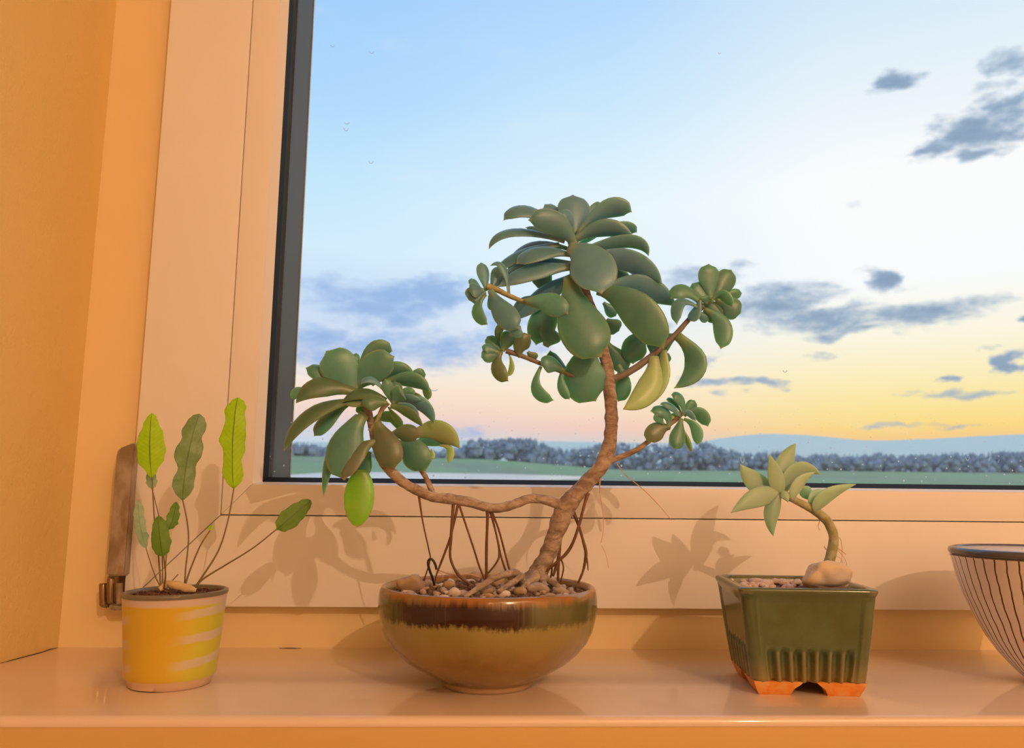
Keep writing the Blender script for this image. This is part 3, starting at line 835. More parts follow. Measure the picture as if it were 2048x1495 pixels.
SM = {'s': M_stone, 'w': M_stonew, 'g': M_stoneg, 'y': M_stoney}
for i, (px, py, w, h, mk, lab) in enumerate(named):
    d = ray(px, py); zt = RZ-.003 + h*.5/FPX*.56*.3
    p = d*((zt-CAMH)/d.z) + Vector((0,0,CAMH))
    r = math.hypot(p.x-bowlc.x, p.y-bowlc.y)
    s = p.y/FPX
    lim = SOILR - w*.45*s
    if r > lim: q = Vector((p.x-bowlc.x, p.y-bowlc.y, 0))*(lim/r); p = Vector((bowlc.x+q.x, bowlc.y+q.y, p.z))
    hz = h*.5*s
    p.z = soilz(p.x, p.y) + hz*.62
    tag(pebble(p, w*.5*s, w*.42*s, hz*1.05, SM[mk], i+1, sub=3 if w > 30 else 2), lab, 'stone', 'stones in the brown bowl')
placed = 0; spots = []
proto = {k: pebble((0,0,-5), .0040, .0031, .0026, SM[k], 40+j, name='pebble') for j, k in enumerate('swg')}
first = dict(proto)
while placed < 70:
    a, r = rnd.random()*6.283, (SOILR-.005)*math.sqrt(rnd.random())
    x, y = bowlc.x + r*math.cos(a), bowlc.y + r*math.sin(a)
    if any(math.hypot(x-u, y-v) < .0062 for u, v in spots): continue
    spots.append((x, y)); k = rnd.choice('ssggw'); src = proto[k]
    o = src if k in first else src.copy()
    if k in first: first.pop(k)
    else: COL.objects.link(o)
    o.location = (x, y, soilz(x, y)+.001); s = rnd.uniform(.6, 1.15); o.scale = (s, s, s)
    o.rotation_euler = (rnd.uniform(-.4,.4), rnd.uniform(-.4,.4), rnd.random()*6)
    where = ('back' if y > bowlc.y + .02 else 'front' if y < bowlc.y - .02 else 'middle') + ' ' + ('left' if x < bowlc.x - .022 else 'right' if x > bowlc.x + .022 else 'centre')
    tag(o, 'small %s pebble on the soil at the %s of the brown bowl' % ({'s': 'tan', 'w': 'pale', 'g': 'grey-brown'}[k], where), 'pebble', 'small pebbles in the brown bowl')
    placed += 1
# trunk and branches
trunk = ptube('trunk', [(1060,1172,52,.6),(1075,1148,36,.5),(1094,1112,32,.3),(1110,1070,33,.2),(1122,1035,38,0),(1135,1008,38,0),(1165,975,31,-.2),(1192,944,29,-.3),(1210,918,30,-.3),(1220,880,27,-.2),(1223,830,26,-.1),(1219,780,25,0),(1214,735,25,0),(1206,695,20,.1),(1192,640,19,.3),(1172,585,18,.3),(1155,530,20,.2),(1146,480,22,0)], YP, M_bark, plant, knob=.16, seg=18, per=9)
ptube('branch', [(1130,1015,26,0),(1112,1006,20,-.2),(1085,998,18,-.4),(1058,997,18,-.6),(1030,1007,18,-.8),(1000,1015,18,-1),(970,1013,18,-1.1),(940,1004,19,-1.2),(905,998,20,-1.4),(870,994,20,-1.6),(845,985,20,-1.8),(815,970,19,-2),(790,950,20,-2.1),(770,928,19,-2.1),(756,905,16,-2),(747,875,14,-1.9),(742,845,14,-1.8),(734,815,16,-1.6),(722,790,18,-1.5)], YP, M_bark, plant, knob=.15, seg=14)
ptube('branch', [(868,993,12,-1.6),(858,968,11,-1.4),(848,948,10,-1.2),(838,934,9,-1.1),(830,915,9,-1.1)], YP, M_bark, plant, knob=.12)
ptube('branch', [(1216,758,16,0),(1232,755,14,-.1),(1262,741,14,-.3),(1290,722,14,-.5),(1312,704,13,-.6),(1332,686,12,-.7),(1352,668,12,-.8),(1372,645,10,-.9),(1388,628,11,-1),(1404,612,14,-1)], YP, M_twig, plant, knob=.08)
ptube('branch', [(1212,926,16,-.2),(1228,918,12,-.3),(1252,909,11,-.4),(1275,898,11,-.5),(1292,886,10,-.5),(1312,870,9,-.6),(1335,852,9,-.6),(1352,838,10,-.6),(1362,826,12,-.6)], YP, M_bark, plant, knob=.08)
ptube('branch', [(1196,660,10,.3),(1150,640,9,-.2),(1100,622,9,-.7),(1053,605,9,-1.1),(1020,592,10,-1.2),(996,580,12,-1.3),(974,572,14,-1.3)], YP, M_gstem, plant, knob=.06)
ptube('branch', [(1204,775,10,.3),(1160,757,9,0),(1124,743,9,-.4),(1100,734,9,-.5),(1070,722,9,-.6),(1040,710,10,-.7),(1012,701,11,-.7)], YP, M_twig, plant, knob=.08)
ptube('branch', [(740,862,10,-1.9),(752,845,9,-2),(762,822,9,-2.1),(774,804,14,-2.2)], YP, M_gstem, plant, knob=.06)
# leaf scars / knots
for k, (px, py) in enumerate(((1236,835),(1208,805),(1236,878),(1213,895),(1200,935),(1150,1000),(862,1003),(820,962),(905,1006),(975,1018),(1025,1004))):
    v = onY(px, py, YP - .006); 
# aerial roots
RT = [[(838,992,5,-1.8),(846,1045,3,-1.5),(858,1100,3,-.8),(860,1120,3,-.4),(848,1160,3,0)],
 [(907,1006,7,-1.4),(902,1077,6,-1.3),(901,1116,5,-1),(916,1148,6,-.8),(938,1166,5,-.7),(955,1176,5,-.6)],
 [(916,1008,6,-1.4),(906,1055,4,-1.2),(897,1085,5,-1),(880,1130,4,-.6),(872,1152,3,-.4),(871,1166,3,-.3)],
 [(918,1008,5,-1.4),(932,1050,4,-1.2),(948,1098,4,-.9),(958,1130,4,-.5),(971,1162,4,-.3)],
 [(975,1014,10,-1.1),(975,1040,6,-1),(973,1100,6,-.6),(973,1164,6,-.2)],
 [(980,1018,6,-1),(992,1065,4,-.7),(999,1105,5,-.4),(992,1126,4,-.3),(974,1148,4,-.2)],
 [(997,1090,4,-.5),(1004,1118,4,-.3),(1013,1145,4,0),(1018,1158,3,.1)],
 [(982,1018,5,-1),(998,1060,4,-.7),(1010,1105,4,-.3),(1022,1150,4,0)],
 [(1176,986,9,-.3),(1170,1005,6,-.4),(1160,1043,6,-.5),(1148,1080,6,-.4),(1134,1105,7,-.3),(1115,1122,5,-.2),(1082,1148,4,0)],
 [(1144,1016,9,.3),(1158,1052,6,.2),(1166,1080,6,.3),(1172,1106,7,.3),(1167,1138,5,.5),(1156,1166,4,.6)],
 [(1171,1100,4,.3),(1175,1125,3,.3),(1176,1140,2,.4)],
 [(1122,1060,7,.5),(1119,1100,6,.5),(1115,1125,7,.4),(1106,1152,5,.4)],
 [(1120,1095,6,.6),(1117,1130,6,.6),(1116,1160,5,.7)],
 [(1121,1115,4,.4),(1127,1135,3,.5),(1121,1163,3,.6)],
 [(1097,1115,4,.8),(1104,1135,4,.7),(1100,1160,3,.8)],
 [(1118,1122,5,-.1),(1092,1142,4,0),(1070,1160,4,.1)]]
for r in RT: ptube('aerial_root', r, YP, M_root, plant, seg=7, per=5, knob=.12)
for r in [[(1206,928,4,0),(1200,955,4,0),(1199,985,2,0)],[(1199,980,1.6,0),(1206,1030,1.5,0),(1206,1065,1.3,0),(1202,1085,1,0)],
          [(1233,926,2,-.3),(1252,950,1.6,-.3),(1286,978,2,-.4),(1318,1010,1.6,-.4),(1343,1040,1,-.4)],
          [(872,1138,3,-.4),(905,1148,3,-.3),(938,1148,3,-.2),(962,1155,3,-.1)],[(872,1142,1.5,-.4),(884,1148,1.2,-.4),(886,1158,1,-.4)],[(1203,1090,1,.2),(1212,1110,1,.2),(1217,1135,.8,.2)]]:
    ptube('root_hair', r, YP, M_rootp, plant, seg=5, per=5)
# gnarled surface roots
M_sroot = M_bark
for r in [[(928,1194,8,-4.6),(945,1183,10,-4.2),(962,1172,12,-3.6),(985,1158,13,-3.2),(1010,1148,14,-2.8),(1030,1146,15,-2.2),(1042,1155,14,-1.8),(1046,1168,12,-1.6)],
          [(1044,1150,13,-2.2),(1030,1162,11,-3),(1012,1172,10,-3.8),(996,1184,9,-4.6)],
          [(1075,1150,22,-.4),(1062,1160,20,-1),(1050,1170,16,-1.8),(1040,1182,10,-2.6)],
          [(1082,1150,18,-.2),(1086,1165,14,-1),(1090,1180,10,-2)],
          [(1098,1160,12,.5),(1112,1170,12,.2),(1130,1182,8,-.4)],
          [(952,1171,7,-1.2),(985,1180,8,-2),(1000,1186,7,-3)]]:
    ptube('surface_root', r, YP, M_sroot, plant, knob=.3, seg=10, per=6)
# stub knots on the trunk
hook = ptube('wire_hook', [(873,1138,5,-2.2),(870,1127,5,-2.2),(864,1118,5,-2.2),(858,1119,5,-2.2),(856,1127,5,-2.2),(860,1142,5,-2.1),(865,1155,5,-2),(869,1170,5,-1.9)], YP, M_wire, seg=8)
tag(hook, 'small black wire hook pushed into the soil at the left of the bowl', 'hook')

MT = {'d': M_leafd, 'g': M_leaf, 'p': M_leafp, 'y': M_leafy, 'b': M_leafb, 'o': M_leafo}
TOP = [
 (1135,455,None,1089,408,34,1,1.6,'d',.2),(1150,468,(1150,430),1145,389,70,.2,.8,'d',.1),(1160,462,None,1166,398,26,.4,1.2,'d',.5),
 (1162,462,(1180,430),1206,406,28,1,1.8,'d',.5),(1158,468,(1215,390),1264,424,36,-.2,-.8,'d',.6),
 (1128,470,(1050,392),1007,441,36,0,-.4,'d',.6),(1115,478,(1085,455),1050,455,14,1.2,2,'d',.7),
 (1122,484,(1000,440),978,498,27,-.2,-.6,'d',.8,'s'),(1146,492,(1126,432),1056,440,52,-.6,-1.6,'d',-.2),
 (1140,455,(1140,440),1118,428,40,-.2,-1,'d',.1),
 (1112,492,(1040,500),984,548,30,.2,.4,'d',.7,'s'),(1130,500,(1062,470),1015,540,34,.8,1,'d',.6),
 (1140,512,(1085,492),1032,528,40,-.6,-1,'d',.6),(1138,528,(1075,518),1010,545,30,0,0,'d',.5,'s'),
 (1136,536,(1060,535),996,574,40,-.6,-1.2,'d',.4,'s'),(1098,530,None,1075,576,44,1.5,2.2,'g',.2),
 (1142,556,(1090,585),1030,640,42,.8,1.2,'d',.4,'s'),
 (1152,482,(1215,430),1268,478,32,-.2,-.6,'d',.6,'s'),(1180,475,(1250,440),1274,465,22,.8,1.2,'d',.7),(1200,462,(1240,455),1250,479,22,1,1.2,'d',.5),
 (1150,496,(1170,478),1194,474,10,1,1.4,'d',.4,'s'),(1158,506,(1290,455),1297,512,23,-.4,-.8,'d',.75,'s'),
 (1165,520,(1275,500),1324,567,40,.2,0,'d',.6,'s'),(1225,528,(1275,530),1300,558,24,1,.8,'d',.6),(1160,512,(1230,495),1290,530,24,.6,.6,'d',.7,'s'),
 (1205,540,None,1258,572,46,1.6,2,'g',.2),
 (1140,500,(1185,505),1203,588,98,-1.2,-2.8,'d',.05),(1143,562,(1148,650),1203,714,104,-1.4,-2.6,'g',-.05),
 (1200,585,(1275,590),1327,698,76,-.9,-1.6,'g',.25),(1215,580,(1290,555),1352,612,48,.6,.6,'d',.5,'s'),
 (1085,600,(1055,600),1030,632,40,1,1.4,'d',.2),(1120,600,(1085,625),1072,690,58,1,1.6,'g',.1),
 (1092,690,None,1105,655,50,1.3,1.5,'g',.4),
 (1214,640,None,1238,662,36,1.6,1.8,'g',.1),(1208,606,None,1232,632,26,1.2,1.4,'d',.2),
 (1188,690,(1150,745),1192,802,92,-.3,.1,'g',.15),(1216,688,(1232,715),1256,741,42,1,1.4,'g',.1),
 (1296,668,(1262,680),1266,728,52,.9,.9,'g',.1),(1352,672,(1322,680),1300,706,44,.6,.6,'g',.2),(1306,700,(1330,720),1338,706,30,.4,.4,'g',.3),
 (1236,732,(1256,765),1236,803,34,.6,.8,'g',.25),(1145,745,(1110,740),1100,700,30,.9,1.2,'g',.5),
 (1304,718,(1316,790),1246,818,50,-.8,-1.6,'y',.2,'s'),(1325,706,(1335,765),1288,814,30,-.2,-.6,'y',.5,'s'),
 (1354,676,(1432,735),1348,776,42,-1,-1.4,'g',.45,'s'),(1053,604,(1100,596),1136,628,48,-1.4,-2.2,'g',.1),
 # left small head
 (972,578,None,962,524,26,-1,-.6,'d',.2),(968,582,(945,570),942,556,18,-1,-.8,'d',.3),(970,586,(950,588),937,600,44,-1.2,-1.4,'d',.1),(966,580,None,938,580,34,-1.4,-1.8,'d',.3),
 (972,592,(935,622),976,649,25,-1.4,-1.8,'g',.3),(984,584,(1000,625),1038,658,50,-1.6,-2.4,'d',.05),(978,592,None,985,621,16,-.8,-.6,'d',.2),(1018,640,(1030,668),1046,664,26,-2,-2.2,'d',.2),
 (984,576,(995,552),1008,538,36,-.6,0,'d',.2),(1016,586,(1012,510),980,532,15,-1.2,-1.2,'d',.5,'s'),(990,572,(1010,545),1030,560,34,0,.6,'d',.3),
 # lower left head
 (1000,706,None,962,714,30,-.8,-1.2,'g',.1),(1002,702,None,974,672,28,-.6,-.4,'g',.3),(1004,700,(985,655),1012,650,17,-.4,0,'p',.6),(1006,700,None,1022,662,32,-.8,-.8,'g',.2),
 (1004,706,(980,735),1017,762,30,-.8,-1.2,'p',.3),(1018,710,(1030,735),1016,752,12,-.6,-.6,'y',.4),(1042,712,(1030,690),1062,670,34,-.8,-1,'p',.3),(1056,704,None,1072,720,22,-.6,-.4,'p',.3),
 (1126,741,(1100,722),1082,730,37,-.8,-1.2,'g',.1),(1083,736,(1052,790),1108,800,25,-.8,-1,'g',.4),(1125,742,(1115,775),1140,798,20,-.5,-.7,'g',.3),
 (996,705,(975,695),966,702,26,-1,-1.2,'g',.1),
 # right head
 (1420,596,None,1417,527,47,-.6,-.6,'g',.05),(1430,596,None,1463,539,44,-.6,-.4,'g',.05),(1434,602,None,1482,626,48,-.9,-1,'g',.05),(1444,590,None,1484,586,22,-.2,0,'g',.2),
 (1418,606,None,1384,566,40,-.6,-.4,'g',.1),(1402,612,(1368,560),1341,598,34,-1,-1.2,'g',.3),(1396,618,(1345,578),1354,650,24,-1.4,-2,'d',.5),(1400,600,(1392,630),1380,642,22,-1.4,-1.4,'d',.6),
 (1412,604,None,1444,638,50,-.8,-.8,'g',.1),(1409,622,(1462,640),1441,698,38,-1.2,-1.8,'g',.25),(1424,604,(1444,570),1466,614,20,-1.5,-2,'g',.6),(1412,606,None,1410,590,24,-1.3,-1.5,'g',.2),
 (1395,626,None,1418,640,22,-1,-1,'d',.2),
 # small lower right head
 (1338,856,(1315,850),1294,884,38,-.7,-1,'p',.1),(1362,840,None,1350,899,33,-.9,-1.4,'g',.05),(1334,855,(1345,815),1300,822,26,-.8,-1,'g',.4),(1326,846,None,1310,826,22,-.9,-1.1,'g',.1),(1352,840,None,1341,827,17,-.6,-.5,'y',.2),
 (1359,832,(1340,805),1320,808,16,-.8,-1,'d',.5,'s'),(1362,826,(1350,798),1332,799,14,-.5,-.5,'g',.6),(1366,828,(1368,792),1342,789,22,-.8,-1,'g',.4),
 (1370,830,None,1390,800,24,-.5,-.4,'g',.1),(1374,828,(1402,812),1416,853,26,-.7,-.8,'g',.4),(1366,832,(1372,812),1392,842,12,-1,-1.2,'d',.5),(1369,840,(1402,850),1394,890,22,-.7,-.9,'g',.4),(1368,862,None,1384,905,11,-.8,-1,'p',.4,'s'),
 # large left head
 (712,735,None,712,705,15,-1,-.8,'g',.2),(724,728,(745,688),785,702,40,-1.2,-.8,'g',.3),(690,772,(655,750),611,735,34,-1.4,-1.8,'g',.5),
 (708,780,(690,745),652,701,76,-1.8,-2.2,'g',.05),(712,777,(732,738),789,712,62,-1.7,-2,'g',.1),
 (706,786,(630,752),592,806,44,-2,-2.8,'o',.35,'s'),(612,782,(590,775),588,800,24,-2.2,-2.2,'g',.4),
 (704,806,(600,812),568,902,34,-2.2,-3,'o',.5,'s'),(692,812,(655,835),628,872,34,-1.2,-1.2,'g',.5),
 (712,838,(655,880),647,994,26,-2,-2.6,'g',.5,'s'),(728,834,(678,880),690,960,76,-2.4,-3.4,'g',.1),(748,886,(712,890),686,960,40,-2.8,-3.6,'p',.35),
 (738,905,(728,925),714,955,40,-1.6,-1.6,'g',.3),(722,945,None,714,1053,60,-2.0,-2.4,'b',.0,'e'),
 (756,848,(772,885),789,937,58,-2.6,-3.2,'p',.05),(786,868,(805,862),840,870,36,-2,-2.2,'p',.2),(800,890,(825,890),852,942,58,-1.8,-2.2,'g',.1),
 (828,872,(885,840),919,896,42,-1.2,-1.4,'y',.4,'s'),(826,888,(880,872),912,886,24,-.9,-1,'g',.4,'s'),(880,892,(912,890),896,926,16,-1,-1.2,'y',.4),(862,898,(868,910),862,918,12,-1,-1,'y',.4),
 (745,766,(790,722),829,750,34,-1.2,-1,'g',.4,'s'),(770,768,(835,742),859,784,30,-1.5,-1.6,'g',.4,'s'),(815,752,None,852,748,26,-.6,-.4,'g',.4),(838,768,(858,775),856,800,18,-.8,-.8,'p',.4),(800,785,None,848,796,16,-.9,-1,'p',.5,'s'),
 (745,842,(765,825),800,838,22,-1.2,-1,'p',.3),(775,838,(800,850),812,862,16,-1,-.8,'p',.3),(740,830,(722,820),712,815,16,-1.6,-1.6,'p',.3),
 # small front head on the left
 (786,806,None,770,757,24,-2.6,-2.8,'g',.2),(790,802,None,790,762,30,-2.3,-2.2,'g',.1),(786,806,(798,785),806,782,36,-2.8,-3.2,'g',.1),(790,802,(815,775),828,792,24,-2.4,-2.4,'g',.2),
 (770,786,(742,742),722,768,15,-2.6,-3,'d',.7),(768,800,(722,772),684,804,24,-2.4,-2.6,'o',.5,'s'),(740,803,None,689,808,18,-2.3,-2.6,'p',.5,'s'),(772,806,(745,800),726,812,34,-2.9,-3.4,'o',.2),
 (795,792,None,843,800,16,-2.5,-2.6,'d',.5,'s'),(800,804,(858,795),868,848,26,-2.2,-2.2,'d',.6,'s'),(794,808,(828,812),838,836,16,-2.7,-3,'d',.6,'s'),(784,814,(822,818),846,853,20,-2.8,-3,'o',.6,'s'),
 (806,802,(850,792),866,832,22,-1.8,-1.6,'d',.5,'s'),(778,815,(790,835),806,850,14,-2.2,-2,'p',.4),
]
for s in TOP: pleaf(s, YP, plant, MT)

# ================================================================== green square bonsai pot
rot = math.radians(-5.6)
fl, fr_ = onZ(1517,1388,0), onZ(1722,1393,0)
gw = (fr_-fl).length/2
gc = (fl+fr_)/2 + Vector((-math.sin(rot), math.cos(rot), 0))*gw*1.0
gp = empty('potted_silver_succulent', (gc.x, gc.y, 0), rot)
tag(gp, 'pale grey-green succulent with a curved stem in a square dark green pot', 'potted plant')
topz = onY(1615, 1176, gc.y - .043).z
aT = (onY(1749,1185,gc.y-.043).x - onY(1480,1180,gc.y-.043).x)/2
aB = (onY(1735,1362,gc.y-.037).x - onY(1511,1362,gc.y-.037).x)/2
bz = onY(1615,1366,gc.y-.036).z
print('green pot', gc, gw, topz, aT, aB, bz)
def rrect(a, r, n):
    """points around a rounded square, starts mid front; returns (x,y,face,u)"""
    out = []
    s = a - r
    for f in range(4):
        for k in range(n):
            u = -1 + 2*k/n
            out.append((s*u, -a, f, u*s))
        for k in range(6):
            t = math.pi/2*k/6
            out.append((s + r*math.sin(t), -s - r*math.cos(t), f, None))
    res = []
    for (x, y, f, u) in out:
        c, sn = math.cos(f*math.pi/2), math.sin(f*math.pi/2)
        res.append((x*c - y*sn, x*sn + y*c, f, u))
    return res
NF = 72
def flute_offset(u, a, z):
    """inward offset on the flat of a face"""
    if u is None: return 0
    q = abs(u)/a
    off = 0
    panel = .0010*(smooth((.80-q)/.04)) if z < topz-.006 else 0     # recessed centre panel
    off += panel
    off += .0009*math.exp(-((q-.835)/.028)**2) if z < topz-.005 else 0
    zl = (z-bz)/(topz-bz)
    if zl < .36 and q < .74:
        k = smooth((.36-zl)/.05)*smooth((.74-q)/.04)
        ph = u/a*2*math.pi/.212
        off += k*(.0012 + .0022*(math.cos(ph)))
        if math.cos(ph) > 0: off -= 0
    return off
RR_ = .0023
zs = [(bz, .001), (bz+.0008, 0), (bz+.0025, 0)] + [(bz + (topz-.006-bz)*k/26, 0) for k in range(2, 27)] + [(topz-.0048, -.0002), (topz-.0038, -.0008)]
zs += [(topz-RR_ + RR_*math.sin(math.pi/2*k/7), -.001 + RR_*(1-math.cos(math.pi/2*k/7))) for k in range(8)]
vs, fs = [], []
ringn = None
def half(z):
    t = (z-bz)/(topz-bz); return aB + (aT-aB)*(max(0,t)**.9)
lev = 0
for z, e in zs:
    a = half(z)
    P = rrect(a - e, .0075, NF)
    for (x, y, f, u) in P:
        o_f = flute_offset(u, a, z)
        n_ = Vector((0,-1,0)); n_.rotate(Matrix.Rotation(f*math.pi/2, 3, 'Z'))
        vs.append((x - n_.x*o_f, y - n_.y*o_f, z))
    ringn = len(P); lev += 1
for z, a in ((topz-.0002, half(topz)-.0048), (topz-.0025, half(topz)-.006), (topz-.016, half(topz)-.008)):
    for (x, y, f, u) in rrect(a, .006, NF): vs.append((x, y, z))
    lev += 1
for i in range(lev-1):
    for k in range(ringn):
        k2 = (k+1) % ringn; fs.append((i*ringn+k, i*ringn+k2, (i+1)*ringn+k2, (i+1)*ringn+k))
fs.append(tuple(reversed(range(ringn))))
me = bpy.data.meshes.new('pot'); me.from_pydata(vs, [], fs)
M_green = mat('dark_green_glaze', (.06,.09,.04), .14, .6)
g = G(M_green); o_ = g.obj(); X, Y_, Z = g.xyz(o_)
nz = g.noise(o_, 40, 4, .6); fz = g.noise(o_, 500, 3, .7)
c = g.mix(g.rng(nz, .3, .7), (.075,.10,.035), (.09,.135,.065))
c = g.mix(g.rng(g.m('ADD', Z, g.m('MULTIPLY', fz, .008)), bz+.022, bz+.004, 0, .75), c, (.26,.18,.05))
ge = g.n('ShaderNodeNewGeometry'); pt = g.rng(ge.outputs['Pointiness'], .51, .56)
c = g.mix(g.m('MULTIPLY', pt, .6), c, (.30,.24,.11))
g.l(c, g.b.inputs['Base Color']); g.bump(g.noise(o_, 110, 3), .08, .001)
pot = link_mesh('pot', me, M_green); pot.parent = gp; smooth_by_angle(pot, 60); pot['label'] = 'dark green glazed square pot with fluted lower faces'
# feet: raw orange clay, one at each corner
M_clay = mat('orange_raw_clay', (.75,.30,.07), .8, .2)
g = G(M_clay); nz = g.noise(g.obj(), 120, 4); g.l(g.mix(g.rng(nz,.3,.7), (.80,.26,.04), (.80,.42,.14)), g.b.inputs['Base Color'])
def foot(sx, sy):
    bm = bmesh.new(); a1, a0 = aB-.0008, gw
    wT, wB = aB*.98, aB*.72
    def L_(z, a, w): # L-shaped foot corner outline
        return [(sx*a, sy*a), (sx*(a-w), sy*a), (sx*(a-w), sy*(a-.008)), (sx*(a-.008), sy*(a-.008)), (sx*(a-.008), sy*(a-w)), (sx*a, sy*(a-w))]
    rings = []
    for z, a, w in ((bz+.0006, a1, aB*.86), (bz-.0012, a1-.0006, aB*.80), (bz*.5, a0+.0015, aB*.66), (.0008, a0, aB*.57), (0, a0-.0008, aB*.55)):
        rings.append([bm.verts.new((x, y, max(z, 0))) for x, y in L_(z, a, w)])
    for r1, r2 in zip(rings, rings[1:]):
        for k in range(6): bm.faces.new((r1[k], r1[(k+1)%6], r2[(k+1)%6], r2[k]))
    bm.faces.new(rings[0]); bm.faces.new(list(reversed(rings[-1])))
    o = from_bm('foot', bm, M_clay, None, smooth=False); o.parent = gp; smooth_by_angle(o, 35)
    o['label'] = 'unglazed orange clay foot'
for sx in (-1, 1):
    for sy in (-1, 1): foot(sx, sy)
gs = soil_mesh('soil', 1, topz-.0055, .0012, M_soild, gp, nr=22, na=64, fn=lambda x, y: (lambda m: (x*m, y*m))((half(topz)-.0062)*(math.hypot(x,y)/max(1e-6, max(abs(x), abs(y)))) if math.hypot(x,y) > 1e-6 else 1))
GR = Matrix.Rotation(rot, 3, 'Z')
def gworld(x, y, z): return GR @ Vector((x, y, 0)) + Vector((gc.x, gc.y, z))
# big stone and pink gravel
d = ray(1660, 1150); p = d*((topz+.004-CAMH)/d.z) + Vector((0,0,CAMH))
def stone_at(px, py, w, h, z, m, seed, sub=3, ysc=.8):
    d = ray(px, py); p = d*((z-CAMH)/d.z) + Vector((0,0,CAMH)); s = p.y/FPX
    return pebble(p, w*.5*s, w*.5*ysc*s, h*.5*s, m, seed, sub=sub)
sb = onY(1660,1154,gc.y-.020)
tag(pebble(sb, .0178, .0105, .0112, M_stonebig, 23, sub=4), 'large cream and grey stone beside the stem in the green pot', 'stone')
GV = [(1497,1152,20,12),(1512,1157,26,15),(1538,1152,24,12),(1556,1154,26,12),(1575,1157,24,10),(1592,1160,22,8),(1505,1162,18,10),(1530,1161,22,12),(1604,1154,16,10),(1486,1156,12,8),(1720,1164,20,8)]
for k, (px, py, w, h) in enumerate(GV):
    d = ray(px, py); z = topz-.0015; p = d*((z-CAMH)/d.z) + Vector((0,0,CAMH))
    q = GR.inverted() @ Vector((p.x-gc.x, p.y-gc.y, 0)); lim = half(topz)-.012
    q.x = max(-lim, min(lim, q.x)); q.y = max(-lim, min(lim, q.y)); p = gworld(q.x, q.y, topz-.0036)
    s = p.y/FPX
    tag(pebble(p, w*.5*s, w*.4*s, h*.5*s, M_stonep, 60+k), 'larger pink gravel piece %s in the green pot' % ('in the left corner' if px < 1500 else 'right of the big cream stone' if px > 1700 else 'beside the big cream stone' if px > 1590 else 'near the left corner' if px < 1520 else 'left of the middle' if px < 1545 else 'at the middle of the front' if py > 1156 else 'at the middle behind the front row'), 'pebble', 'pink gravel in the green pot')
rnd2 = random.Random(4)
src = pebble((0,0,-5), .0042, .0034, .0026, M_stonep, 77)
for k in range(26):
    o = src if k == 0 else src.copy()
    if k: COL.objects.link(o)
    lim = half(topz)-.011
    gx, gy = rnd2.uniform(-lim, lim), rnd2.uniform(-lim*.2, lim); o.location = gworld(gx, gy, topz-.0040); o.rotation_euler = (0, rnd2.uniform(-.4,.4), rnd2.random()*6)
    s = rnd2.uniform(.6, 1.1); o.scale = (s, s, s)
    tag(o, 'small pink gravel piece on the dark soil at the %s of the green pot' % (('back' if gy > lim*.55 else 'middle' if gy > lim*.2 else 'front') + ' ' + ('left' if gx < -lim*.35 else 'right' if gx > lim*.35 else 'centre')), 'pebble', 'small pink gravel in the green pot')
YG = gc.y + .003
ptube('stem', [(1650,1158,24,.4),(1655,1132,21,.2),(1664,1102,20,0),(1667,1072,19,-.1),(1656,1044,19,-.2),(1636,1025,18,-.3),(1610,1010,15,-.4),(1583,996,14,-.5),(1562,983,14,-.7)], YG, M_gstem, gp, knob=.08, seg=14)
for r in [[(1672,1070,1.6),(1682,1080,1.4),(1684,1110,1.2),(1680,1130,1)],[(1674,1095,2),(1684,1102,1.6),(1692,1108,1.4)],[(1648,1092,2),(1654,1100,2)],[(1640,1040,1.4),(1636,1052,1.2),(1640,1060,1)],[(1676,1100,1.4),(1690,1118,1),(1694,1135,.8)],[(1672,1112,1.2),(1684,1120,1),(1690,1160,.8)]]:
    ptube('root_hair', r, YG, M_rootp, gp, seg=5, per=4)
MS = {'s': M_leafs, 'x': M_leafsd}
SL = [(1563,982,(1562,925),1592,886,40,.4,1.2,'s',.1),(1560,986,(1552,955),1539,908,33,-.8,-1.4,'s',.15),(1548,984,(1500,965),1481,928,40,-.4,-.6,'s',.1),
 (1552,989,(1512,985),1462,1025,36,-1,-1.6,'s',.1),(1558,992,(1532,1025),1547,1072,28,-1,-1.4,'x',.15),(1558,994,(1538,1005),1532,1034,20,-.2,0,'x',.2),
 (1566,984,(1590,915),1642,949,34,-.2,.2,'s',.4),(1584,998,(1592,958),1630,944,24,-.8,-1,'s',.4),(1606,974,(1612,985),1622,1000,24,.8,1,'x',.1),
 (1632,1020,(1640,985),1712,968,28,-.6,-.8,'s',.3),(1626,1014,(1628,990),1650,980,30,-.2,.2,'s',.2),(1563,984,(1572,990),1576,1004,16,-1.2,-1.5,'s',.1),(1566,986,(1580,962),1590,955,14,.6,1,'x',.2),
 (1530,985,None,1512,950,30,.2,.4,'x',.1)]
for s in SL: pleaf(s, YG, gp, MS, kind='l', thick=.0052)

# ================================================================== fern in the yellow pot
yc = Vector((onY(339,1375,.569).x, .5690, 0))
yp_ = empty('potted_fern', yc); tag(yp_, 'small wavy-leaved fern in a yellow pot with painted-on reflections at the left', 'potted plant')
TILT = .062
ytop = onY(352, 1178.5, .569).z
rT = (447-258)/2/FPX*.569; rB = .0262
yh_ = ytop
prof = [(0,.002),(rB-.006,.0015),(rB-.005,0),(rB-.0012,0),(rB,.0008),(rB+.0006,.004),(rB+.0022,.006),(rB+.0028,.008)]
for k in range(1, 11):
    t = k/10; prof.append((rB+.0028 + (rT-.0006-rB-.0028)*t, .008 + (yh_-.0125)*t + .0*t))
prof += [(rT-.0002, yh_-.003),(rT+.0004, yh_-.0022),(rT+.0002, yh_-.0006),(rT-.0012, yh_),(rT-.0026, yh_-.0006),(rT-.003, yh_-.003),(rT-.004, yh_-.02),(.0,yh_-.03)]
